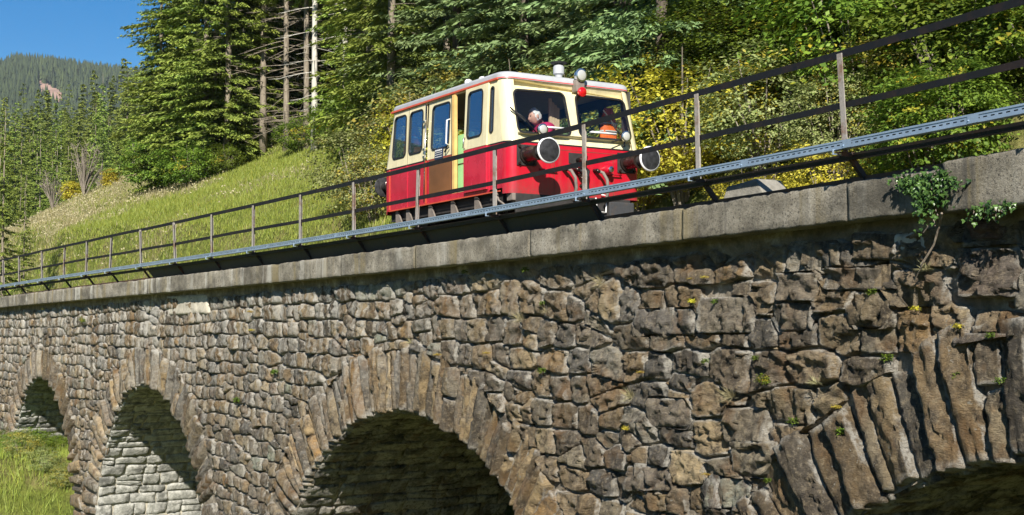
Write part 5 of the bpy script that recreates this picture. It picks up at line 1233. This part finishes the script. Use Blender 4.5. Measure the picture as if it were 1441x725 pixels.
# ---------------------------------------------------------------- the driver
def skinned(name, joints, edges, mat, sub=2, root=0):
    me = bpy.data.meshes.new(name); me.from_pydata([j[0] for j in joints], edges, []); o = bpy.data.objects.new(name, me); COL.objects.link(o)
    md = o.modifiers.new('skin', 'SKIN'); md.use_smooth_shade = True
    for i, j in enumerate(joints):
        r = j[1]; me.skin_vertices[0].data[i].radius = (r, r) if isinstance(r, (int, float)) else r
    me.skin_vertices[0].data[root].use_root = True
    ms = o.modifiers.new('sub', 'SUBSURF'); ms.levels = sub; ms.render_levels = sub
    dg = bpy.context.evaluated_depsgraph_get(); m2 = bpy.data.meshes.new_from_object(o.evaluated_get(dg)); bpy.data.objects.remove(o)
    m2.materials.clear(); m2.materials.append(mat); m2.polygons.foreach_set('use_smooth', np.ones(len(m2.polygons), bool)); m2.name = name; return m2
M['skin'] = plain('skin', (.62, .34, .25), .5, 0, 0, .08, 20); M['shirt'] = plain('crimson_shirt', (.52, .012, .09), .8, 0, .3, .15, 12); M['hair'] = plain('grey_hair', (.72, .70, .66), .7, 0, .6, .35, 30); M['trousers'] = plain('dark_trousers', (.03, .035, .05), .85)
dp = empty('person', (CX_+1.58, CY_-.20, Z(1.07)), HD+math.pi*1.02)     # faces the left window, local +y to his front
dp.rotation_euler = (0, 0, rad(168))
J = [((0, 0, .06), .15), ((0, .02, .20), .15), ((0, .05, .36), .165), ((0, .08, .48), .11), ((0, .12, .535), .058), ((0, .165, .585), .055),
     ((.17, .07, .45), .075), ((.26, .12, .27), .052), ((.20, .34, .20), .040), ((.17, .42, .21), .030),
     ((-.17, .07, .45), .075), ((-.27, .13, .27), .052), ((-.22, .35, .22), .040), ((-.19, .43, .23), .030),
     ((.10, .12, .04), .10), ((.13, .46, .02), .075), ((.13, .50, -.38), .05), ((.13, .60, -.42), .035),
     ((-.10, .12, .04), .10), ((-.13, .46, .02), .075), ((-.13, .50, -.38), .05), ((-.13, .60, -.42), .035)]
E_ = [(0, 1), (1, 2), (2, 3), (3, 4), (4, 5), (3, 6), (6, 7), (7, 8), (8, 9), (3, 10), (10, 11), (11, 12), (12, 13), (0, 14), (14, 15), (15, 16), (16, 17), (0, 18), (18, 19), (19, 20), (20, 21)]
me = skinned('body', J, E_, M['skin']); 
body = link('body', me, dp); me.materials.append(M['trousers'])
for p in me.polygons:
    c = p.center
    if c.z < .14 and c.y > -.2 and not (abs(c.x) > .15 and c.z > .08): p.material_index = 1
JS = [((0, 0, .10), .165), ((0, .02, .22), .170), ((0, .05, .37), .185), ((0, .075, .475), .125), ((0, .09, .515), .082), ((.185, .07, .465), .100), ((.265, .12, .28), .070), ((.245, .20, .25), .062), ((-.185, .07, .465), .100), ((-.275, .13, .28), .070), ((-.255, .21, .25), .062)]
link('shirt', skinned('shirt', JS, [(0, 1), (1, 2), (2, 3), (3, 4), (3, 5), (5, 6), (6, 7), (3, 8), (8, 9), (9, 10)], M['shirt']), dp)
bm = bmesh.new(); bmesh.ops.create_uvsphere(bm, u_segments=28, v_segments=20, radius=1)
for v in bm.verts:
    x, y, z = v.co; k = 1-.10*max(0, -z)*1.2; v.co = Vector((x*.078*k, y*.098*(1-.1*max(0, -z)), z*.118))
    if y > .6 and abs(x) < .28 and -.35 < z < .12: v.co.y += .026*(1-abs(x)/.28)*(1 if z < 0 else .6)
    if y > .5 and .12 < z < .32 and .15 < abs(x) < .55: v.co.y -= .010
    if y > .5 and -.62 < z < -.5 and abs(x) < .35: v.co.y += .006
me = bpy.data.meshes.new('head'); bm.to_mesh(me); bm.free(); me.materials.append(M['skin']); me.polygons.foreach_set('use_smooth', np.ones(len(me.polygons), bool))
hd = link('head', me, dp); hd.location = (0, .205, .645); hd.rotation_euler = (rad(-14), 0, rad(12))
bm = bmesh.new(); bmesh.ops.create_uvsphere(bm, u_segments=36, v_segments=24, radius=1)
for v in list(bm.verts):
    if v.co.y > .30+.25*v.co.z+.1*abs(v.co.x) and v.co.z < .70 or v.co.z < -.55-.2*v.co.y: bm.verts.remove(v)
for v in bm.verts:
    x, y, z = v.co; n_ = 1.05+.09*float(noise(np.array([x*4, y*4, z*4]), 4))+.06*float(noise(np.array([x*14, y*14, z*14]), 5)); v.co = Vector((x*.082*n_, y*.104*n_, z*.122*n_))
me = bpy.data.meshes.new('hair'); bm.to_mesh(me); bm.free(); me.materials.append(M['hair']); me.polygons.foreach_set('use_smooth', np.ones(len(me.polygons), bool)); link('hair', me, hd)
mb = MB()
for sx in (-1, 1): mb.lathe([(.012, -.02), (.028, -.005), (.026, .01), (.01, .012)], Matrix.Translation((sx*.080, -.005, -.005))@Matrix.Rotation(sx*math.pi/2, 4, 'Y')@Matrix.Diagonal((1.2, .8, 1, 1)), 12)
mb.build('ears', M['skin'], hd, True); M['eye'] = plain('eyes', (.05, .04, .035), .2); mb = MB()
for sx in (-1, 1): mb.lathe([(.004, -.006), (.010, -.003), (.008, .004), (.002, .006)], Matrix.Translation((sx*.032, .087, .022))@Matrix.Rotation(-math.pi/2, 4, 'X'), 10)
mb.build('eyes', M['eye'], hd, True); MB().tube([(-.024, .094, -.058), (0, .101, -.060), (.024, .094, -.058)], .005, 6).build('mouth', plain('lips', (.45, .16, .13), .5), hd, True)
for sx, wx in ((1, .17), (-1, -.19)):                  # hands on the desk
    JH = [((0, 0, 0), .026), ((0, .045, 0), (.040, .018)), ((0, .085, .0), (.042, .016))]; EH = [(0, 1), (1, 2)]
    for f_i, (fx, fl) in enumerate(((-.030, .062), (-.010, .072), (.010, .068), (.030, .052))):
        b0 = len(JH); JH += [((fx, .098, 0), .0095), ((fx*1.1, .098+fl*.55, .006), .0088), ((fx*1.1, .098+fl, -.012), .0078)]; EH += [(2, b0), (b0, b0+1), (b0+1, b0+2)]
    b0 = len(JH); JH += [((-sx*.045, .04, -.004), .012), ((-sx*.068, .075, -.010), .0095)]; EH += [(1, b0), (b0, b0+1)]
    h_ = link('hand', skinned('hand', JH, EH, M['skin'], 1), dp); h_.location = (wx, .40, .215 if sx > 0 else .235); h_.rotation_euler = (rad(-6), 0, rad(8*sx))
tag(dp, 'grey haired person in a crimson shirt seated behind the left windscreen', 'person')
# ---------------------------------------------------------------- dense undergrowth behind the track, right of the railcar
rb = random.Random(77); pts_ = []; lab_ = {0: 'green bush in the thicket on the right hand slope', 1: 'green bush with some yellow leaves on the right hand slope', 2: 'pale green bush in the thicket on the right hand slope', 4: 'yellowing bush in the thicket on the right hand slope', 3: 'golden bush in the thicket on the right hand slope'}
yy = 7.6
while yy < 27:
    xx = -16.0
    while xx < 22:
        x = xx+rb.uniform(-.7, .7); y = yy+rb.uniform(-.6, .6)
        px, py, z = pix(np.array([x, y, float(ground_z(x, y))+1]))
        if z > 3 and 880 < px < 1600 and not (px < 1040 and y > 12.5):
            if px < 1200 and y < 12.5: k = rb.choice([3, 3, 4, 3, 2])
            elif px < 1100: k = rb.choice([0, 2, 0, 1])
            else: k = rb.choice([0, 1, 0, 0])
            s_ = rb.uniform(.8, 1.15)*(.62 if y < 9.2 else 1.0)*(1.25 if y > 15 else 1); o = empty('bush', (x, y, float(ground_z(x, y))-.2), rb.uniform(0, 6.28)); o.scale = (s_, s_, s_*rb.uniform(.8, 1.15))
            link('foliage', BG[k], o); link('stems', ST, o); tag(o, lab_[k], 'bush', 'thicket on the right hand slope')
        xx += 1.9
    yy += 1.75
# ---------------------------------------------------------------- wood on the middle slope, seen over the meadow on the left
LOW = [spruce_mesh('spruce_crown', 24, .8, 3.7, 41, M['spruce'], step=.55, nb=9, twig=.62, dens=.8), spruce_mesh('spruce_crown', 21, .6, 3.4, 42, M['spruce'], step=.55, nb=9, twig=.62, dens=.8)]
LTR = trunk_mesh('spruce_trunk', 22, .16, 44, M['bark'])
rm = random.Random(9); c = 0; midp = []; farw = []
tries = 0
while c < 420 and tries < 20000:
    tries += 1; d = rm.uniform(150, 455)**1.0; px = rm.uniform(-30, 330); x, y = at(px, 150, d)
    if not deep_ok(x, y, midp, 2.6+d*.012): continue
    midp.append((x, y))
    if d > 285: farw.append((x, y)); c += 1; continue
    o = empty('spruce_tree', (x, y, float(ground_z(x, y))-.3), rm.uniform(0, 6.28)); s_ = rm.uniform(.7, 1.15); o.scale = (s_, s_, s_*rm.uniform(.9, 1.15)); k = rm.randrange(2)
    link('crown', LOW[k] if d > 200 else SPR[k], o); link('trunk', LTR, o); tag(o, 'spruce in the wood beyond the meadow on the left', 'tree', 'spruces of the middle slope'); c += 1
TINY = spruce_mesh('far_spruce', 24, .8, 3.6, 43, M['spruce'], step=.85, nb=8, twig=1.05, dens=.34); co = np.empty(len(TINY.vertices)*3, np.float32); TINY.vertices.foreach_get('co', co); co = co.reshape(-1, 3)
tc_ = np.empty(len(co)*4, np.float32); TINY.color_attributes['tint'].data.foreach_get('color', tc_); tc_ = tc_.reshape(-1, 4); VV = []; TT = []
for (x, y) in farw:
    a = rm.uniform(0, 6.28); s_ = rm.uniform(.7, 1.15); ca, sa_ = math.cos(a)*s_, math.sin(a)*s_
    VV.append(np.stack([co[:, 0]*ca-co[:, 1]*sa_+x, co[:, 0]*sa_+co[:, 1]*ca+y, co[:, 2]*s_*rm.uniform(.9, 1.15)+float(ground_z(x, y))-.3], -1)); TT.append(np.clip(tc_*np.array((rm.uniform(.7, 1.2), 1, 1, 1)), 0, 1))
VV = np.concatenate(VV); o = obj('far_wood', VV, np.arange(len(VV)).reshape(-1, 4), M['spruce'], tint=np.concatenate(TT)); tag(o, 'dense spruce wood on the slope below the far mountain', 'wood', kind='stuff'); print('far wood', len(farw), 'near', c-len(farw), len(VV)//4)
BARE = trunk_mesh('spruce_trunk', 24, .19, 61, M['bark_pale'], (4, 18, 26, 1.4))
for px, d, s_, lab in ((86, 232, 1.0, 'pale bare trunked spruce, left one of the close pair beyond the meadow'), (97, 238, .92, 'pale bare trunked spruce, right one of the close pair beyond the meadow'), (58, 240, .9, 'thin pale trunked spruce beyond the meadow, left of the pair')):
    x, y = at(px, 200, d); o = empty('spruce_tree', (x, y, float(ground_z(x, y))-.3)); o.scale = (s_, s_, s_); link('trunk', BARE, o); cr = link('crown', SPR[3], o); cr.scale = (.55, .55, .45); cr.location = (0, 0, 13.5); tag(o, lab, 'tree')
for px, d, s_, lab in ((6, 74, .68, 'dark spruce at the left edge of the photo beyond the meadow'), (36, 78, .52, 'dark spruce standing second from the left beyond the meadow')):
    x, y = at(px, 260, d); z0 = -1.4+(.10 if px < 20 else .085)*d-3; o = place_tree(1, x, y, s_, label=lab)
AUT = bush_mesh('autumn_crown', (1.7, 1.7, 4.2), 240, 14, .32, 71, M['leaf_yellow'], red=.35, clump=.3)
DEAD = []
for sd_ in (1, 2):
    mb = MB(); R = random.Random(80+sd_)
    for k in range(26):
        a = R.uniform(0, 6.28); l_ = R.uniform(.6, 1.9); h = R.uniform(2.5, 5.6); p0 = (0, 0, R.uniform(0, h*.35)); p1 = (math.cos(a)*l_*.6, math.sin(a)*l_*.6, h*.7); p2 = (math.cos(a)*l_, math.sin(a)*l_, h)
        mb.tube([p0, p1, p2], [.07, .045, .02], 4, False)
        for j in range(5):
            q = R.uniform(.3, 1); b = [p1[i]+(p2[i]-p1[i])*q for i in range(3)]; mb.tube([b, (b[0]+R.uniform(-.7, .7), b[1]+R.uniform(-.7, .7), b[2]+R.uniform(.1, .8))], [.025, .012], 3, False)
    o = mb.build('bare_branches', M['twig']); DEAD.append(o.data); bpy.data.objects.remove(o)
for px, d, k, s_, lab in ((101, 103, 0, .42, 'small orange autumn tree, left one beyond the meadow'), (156, 98, 0, .36, 'small orange autumn tree, right one beyond the meadow'), (75, 100, 1, .55, 'bare grey shrub beyond the meadow, left of the orange tree'),
                      (118, 100, 2, .72, 'tall bare brownish shrub between the two orange trees'), (150, 112, 1, .6, 'bare shrub behind the right orange tree')):
    x, y = at(px, 260, d); o = empty('autumn_tree' if k == 0 else 'bare_shrub', (x, y, float(ground_z(x, y))-.2), px); o.scale = (s_, s_, s_)
    if k == 0: link('crown', AUT, o); link('stems', ST, o)
    else: link('branches', DEAD[k-1], o)
    tag(o, lab, 'tree' if k == 0 else 'shrub')
# ---------------------------------------------------------------- far mountain wood and the bare scar
def hit(px, py, d0=600, d1=3000):
    dd = np.arange(d0, d1, 4.0); dv_ = f_+(px-720.5)/FPX*R_-(py-362.5)/FPX*U_; P_ = CAM+dv_*(dd/np.hypot(dv_[0], dv_[1]))[:, None]
    i = np.where(ground_z(P_[:, 0], P_[:, 1]) >= P_[:, 2])[0]; return P_[i[0]] if len(i) else P_[-1]
def in_scar(px, py):
    return (54 < px < 88) and (113+.55*(px-54) < py+2 < 126+.62*(px-54)+6)
r = np.random.default_rng(15); N = 14000; px = r.uniform(-230, 320, N); d = r.uniform(900, 2830, N)
dv = f_[None, :]+(px[:, None]-720.5)/FPX*R_[None, :]; k = d/np.hypot(dv[:, 0], dv[:, 1]); x = CAM[0]+dv[:, 0]*k; y = CAM[1]+dv[:, 1]*k; z = ground_z(x, y)
qx, qy, _ = pix(np.stack([x, y, z+4], -1)); keep = np.array([not in_scar(a, b) and qy_ < 330 for a, b, qy_ in zip(qx, qy, qy)]); x, y, z = x[keep], y[keep], z[keep]; n = len(x)
h = r.uniform(15, 27, n); R0 = h*r.uniform(.13, .18, n); V = []; F = []; T = []
ang = np.linspace(0, 2*math.pi, 6)[:-1]; rings = []
for (zz, rr_) in ((.08, 1.0), (.45, .42), (.42, .72), (1.0, .02)):
    rings.append(np.stack([x[:, None]+np.cos(ang+zz*3)*R0[:, None]*rr_, y[:, None]+np.sin(ang+zz*3)*R0[:, None]*rr_, (z-1)[:, None]+(h*zz)[:, None]+0*ang], -1))
V = np.stack(rings, 1).reshape(n, -1, 3); F = []
for a_, b_ in ((0, 1), (2, 3)):
    for j in range(5): F.append((a_*5+j, a_*5+(j+1) % 5, b_*5+(j+1) % 5, b_*5+j))
F = (np.array(F)[None]+np.arange(n)[:, None, None]*20).reshape(-1, 4)
t_ = np.clip(r.normal(.35, .25, n), 0, 1); T = np.repeat(np.stack([t_, t_*0, t_*0], -1), 20, 0)
M['far_tree'] = leaf_mat('far_conifers', (.020, .036, .016), (.075, .105, .035), 0, .9)
o = obj('mountain_wood', V.reshape(-1, 3), F, M['far_tree'], tint=T); tag(o, 'dense conifer wood covering the far mountain', 'wood', kind='stuff')
p0 = hit(70, 132); nn = 14; V = []; pa = [hit(a, b) for a, b in ((55, 114), (62, 113), (84, 130), (89, 150), (76, 146), (58, 128))]
cen = sum(pa)/len(pa); V = [c_+np.array([2, 0, 2.5]) for c_ in pa]+[cen+np.array([2, 0, 2.5])]
M['scree'] = plain('pink_scree', (.33, .21, .16), 1, 0, 0, .25, .05)
# the scar follows the slope as a fine patch
gx_, gy_ = np.meshgrid(np.linspace(54, 90, 22), np.linspace(110, 156, 22), indexing='ij'); Q = np.array([[hit(a, b) for b in gy_[0]] for a in gx_[:, 0]]); ok = np.array([[in_scar(a, b) for b in gy_[0]] for a in gx_[:, 0]])
Q[..., 2] = ground_z(Q[..., 0], Q[..., 1])+1.2; cellok = ok[:-1, :-1] & ok[1:, :-1] & ok[:-1, 1:] & ok[1:, 1:]
o = obj('scree_slope', Q.reshape(-1, 3), gridF(22, 22, cellok), M['scree']); tag(o, kind='structure')
# ---------------------------------------------------------------- ivy and wall plants
def on_wall(px, py, v): s_, w_ = unproj(px, py, v); return s_, w_
r = np.random.default_rng(4); P = []; N_ = []; rp = random.Random(44)
strands = []
for k in range(66):
    if k < 52:
        x0 = rp.uniform(1260, 1338); y0 = 255-(x0-1260)*.16+rp.uniform(-6, 6); mx_ = 16+66*math.exp(-((x0-1300)/22)**2); x1 = x0+rp.uniform(0, 38); ln = mx_*rp.uniform(.35, 1.0)
    else: x0 = rp.uniform(1366, 1428); y0 = 294-(x0-1366)*.10; x1 = x0+rp.uniform(-5, 5); ln = rp.uniform(5, 20)
    strands.append((x0, y0, x1, y0+ln))
LV = []; LF = []; LT = []; ln_ = 0; mb = MB()
for (x0, y0, x1, y1) in strands:
    n_ = max(3, int((y1-y0)/3.4)); pp = []
    for j in range(n_):
        t = j/(n_-1); qx_ = x0+(x1-x0)*t+rp.uniform(-4, 4); qy_ = y0+(y1-y0)*t+rp.uniform(-2, 2); s_, w_ = unproj(qx_, qy_, -.03)
        vv_ = (-.03-rp.uniform(.0, .05)) if w_ < .02 else rp.uniform(-.08, .12)
        if w_ > .03: w_ = rp.uniform(.01, .07)
        c_ = W(s_, vv_, w_); pp.append(tuple(W(s_, -.02 if w_ < 0 else .02, w_)))
        for m_ in range(1 if rp.random() < .5 else 2):
            c2 = c_+np.array([rp.uniform(-.035, .035), rp.uniform(-.03, .01), rp.uniform(-.03, .03)]); L_ = rp.uniform(.019, .036)
            nrm = np.array([rp.uniform(-.7, 1.1), -1.0, rp.uniform(-.3, 1.3)]); nrm /= np.linalg.norm(nrm); up = np.array([rp.uniform(-.5, .5), rp.uniform(-.3, .3), -1.0]); up -= nrm*up.dot(nrm); up /= np.linalg.norm(up); sd_ = np.cross(nrm, up)
            sh = ((0, -.5), (.5, -.55), (.75, -.05), (.38, .1), (0, .85), (-.38, .1), (-.75, -.05), (-.5, -.55))
            LV += [c2+sd_*a_*L_+up*b_*L_+nrm*.012*abs(a_) for a_, b_ in sh]; LF.append(tuple(range(ln_, ln_+8))); tt_ = rp.random(); LT += [(tt_, 0, 0, 1)]*8; ln_ += 8
    mb.tube(pp[::2] if len(pp) > 4 else pp, .005, 4, False)
iv = mb.build('ivy_plant', M['twig']); tag(iv, 'dark green ivy hanging over the coping at the right', 'ivy'); lo = obj('leaves', np.array(LV), LF, M['leaf_ivy'], iv, tint=np.array(LT)); tag(lo, kind='stuff')
mb = MB(); pp = [W(*unproj(a, b, v), 0) if False else W(unproj(a, b, v)[0], v, unproj(a, b, v)[1]) for a, b, v in ((1325, 300, -.03), (1322, 318, .05), (1314, 345, .08), (1300, 368, .06), (1287, 395, .10))]; mb.tube([tuple(p_) for p_ in pp], [.012, .010, .009, .008, .004], 6)
mb.tube([tuple(pp[2]), tuple(pp[2]+np.array([-.12, -.03, -.16]))], [.006, .003], 5); o = mb.build('vine_stem', M['bark']); tag(o, 'bare brown vine stem running down the wall below the ivy', 'vine')
WP = [bush_mesh('leaves', (.10, .05, .09), 34, 7, .030, 91, M['leaf'], clump=.016), bush_mesh('leaves', (.08, .05, .08), 26, 7, .026, 92, M['leaf_yellow'], clump=.016),
      bush_mesh('leaves', (.13, .05, .07), 26, 7, .024, 93, M['leaf_yellow'], red=.8, clump=.02), bush_mesh('leaves', (.17, .09, .20), 46, 8, .034, 94, M['leaf'], yellow=.15, clump=.03)]
def tuft(seed, n=46, h=.16):
    r = np.random.default_rng(seed); a = r.uniform(0, 6.28, n); D = unit(np.stack([np.cos(a)*.7, -np.abs(np.sin(a))*.6-.1, r.uniform(-.2, 1.1, n)], -1)); P = r.normal(0, .015, (n, 3)); U = unit(np.cross(D, r.normal(0, 1, (n, 3)))); V, F = cards(P, D, U, h*r.uniform(.5, 1.3, n), np.full(n, .007)); me = mesh('blades', V, F, M['straw']); t = r.random(n); set_tint(me, np.repeat(np.stack([t, t*0, t*0], -1), 4, 0)); return me
TF = [tuft(1), tuft(2, 80, .26)]
wp = [(1288, 430, 1, 'yellow wall plant on the brown stone below the ivy'), (1348, 455, 1, 'yellow wall plant in the joint near the right photo edge'), (1246, 501, 0, 'green wall plant left of the long arch stone'), (1005, 421, 0, 'green fern above the big striped stone'),
      (1061, 500, 0, 'small green plant in a joint under the right part of the railing'), (1073, 535, 3, 'largest fern in the middle of the right wall'), (991, 505, 0, 'yellow green plant left of the largest fern'), (1175, 568, 2, 'orange leaves just above the arch stones at right'),
      (1342, 524, 0, 'green plant on top of the longest arch stone'), (1406, 531, 0, 'green plant between the last two arch stones'), (970, 388, 2, 'orange dry leaves under the top stone row'), (990, 386, 2, 'second clump of orange leaves under the top stone row'),
      (973, 421, 1, 'yellow sprig left of the green fern'), (1079, 672, 0, 'green sprig low beside the pale stone'), (991, 663, 2, 'orange sprig above the pale stone'), (1225, 408, 0, 'green sprig under the large top stone'),
      (683, 494, 2, 'orange clump above the middle arch ring, right'), (614, 497, 2, 'orange clump above the middle arch crown'), (761, 520, 0, 'green plant right of the middle arch ring'), (762, 424, 0, 'yellow green plant in the wall above the green one'),
      (738, 378, 0, 'plant hanging just under the coping, centre'), (653, 381, 0, 'sprig just under the coping left of centre'), (352, 437, 2, 'orange patch of leaves under the coping on the left, upper'), (353, 463, 2, 'orange patch of leaves on the left, lower'),
      (385, 523, 0, 'green moss clump right of the second arch ring'), (116, 452, 3, 'green bushy plant high on the left wall'), (61, 434, 1, 'yellow sprig under the coping at far left'), (333, 563, 0, 'green clump beside the second arch'), (224, 395, 1, 'yellow sprig hanging from the coping left'),
      (1182, 605, 0, 'green sprig left of the broad arch stones'), (1392, 467, 0, 'green sprig in the joint at the right edge'), (880, 600, 1, 'yellow sprig in the middle of the lower wall'), (900, 520, 2, 'reddish sprig in the wall under the railcar front'), (1115, 590, 0, 'green sprig near the first arch stones')]
for i, (a, b, k, lab) in enumerate(wp):
    s_, w_ = unproj(a, b, .17); p_ = W(s_, .17, w_-.05); o = empty('wall_plant', tuple(p_), RND.uniform(-.4, .4)); q = RND.uniform(.45, .75)*(1.5 if a < 400 else 1); o.scale = (q, q, q); link('leaves', WP[k], o); tag(o, lab, 'plant', 'plants growing in the wall joints')
for i, (a, b, k, lab) in enumerate([(735, 450, 1, 'dry grass tangle on the big stone right of the middle arch'), (579, 483, 0, 'dry grass tuft on the crown of the middle arch'), (848, 400, 1, 'hanging straw strands below the railcar front'), (1150, 540, 0, 'dry grass tuft in the right wall'), (890, 560, 1, 'straw tangle in the wall below the railcar'), (1305, 380, 0, 'dry tuft beside the vine stem'), (770, 440, 0, 'small dry tuft beside the grass tangle'), (1030, 560, 1, 'dry tangle left of the largest fern')]):
    s_, w_ = unproj(a, b, .15); o = empty('dry_tuft', tuple(W(s_, .15, w_))); o.scale = (.65, .65, .65); link('blades', TF[k], o); tag(o, lab, 'grass tuft', 'dry tufts in the wall')
for i, (px, d, s_, k_) in enumerate(((30, 41, .34, 4), (62, 40, .3, 2), (88, 39.5, .26, 4), (16, 38, .3, 2), (48, 37, .28, 1))):
    shrub('bush', BG[k_], ST, px, d, s_, ['yellowing weed clump low under the left arch', 'pale weed clump under the left arch', 'small weed clump beside the pier foot', 'pale clump at the lower left edge', 'low green clump in the long grass'][i], 'weeds under the left arch', py=690)
# tall weeds on the bank under the left arch
for i, (px, d, s_) in enumerate(((18, 45.5, .30), (42, 44.5, .34), (66, 43.5, .30), (84, 42.5, .26), (30, 43.0, .3), (58, 42.0, .28), (12, 42.5, .3))):
    x, y = at(px, 650, d); shrub('bush', BG[1], ST, px, d, s_, ['leftmost weedy shrub under the left arch', 'tallest weedy shrub under the left arch', 'weedy shrub in the middle of the left arch', 'weedy shrub against the right pier of the left arch', 'low shrub in front of the tallest one', 'front shrub under the left arch', 'low shrub at the bottom left corner'][i], 'weeds under the left arch', py=650)
# ---------------------------------------------------------------- air
hz = bpy.data.materials.new('air'); hz.use_nodes = True; nt = hz.node_tree; nt.nodes.clear(); pv = nt.nodes.new('ShaderNodeVolumePrincipled'); ou = nt.nodes.new('ShaderNodeOutputMaterial')
pv.inputs['Color'].default_value = (.78, .88, 1, 1); pv.inputs['Density'].default_value = .00006; pv.inputs['Anisotropy'].default_value = .0; nt.links.new(pv.outputs[0], ou.inputs['Volume'])
MB().box(-5300, 3300, -3300, 3700, -60, 700).build('haze', hz); tag(bpy.data.objects['haze'], kind='stuff')
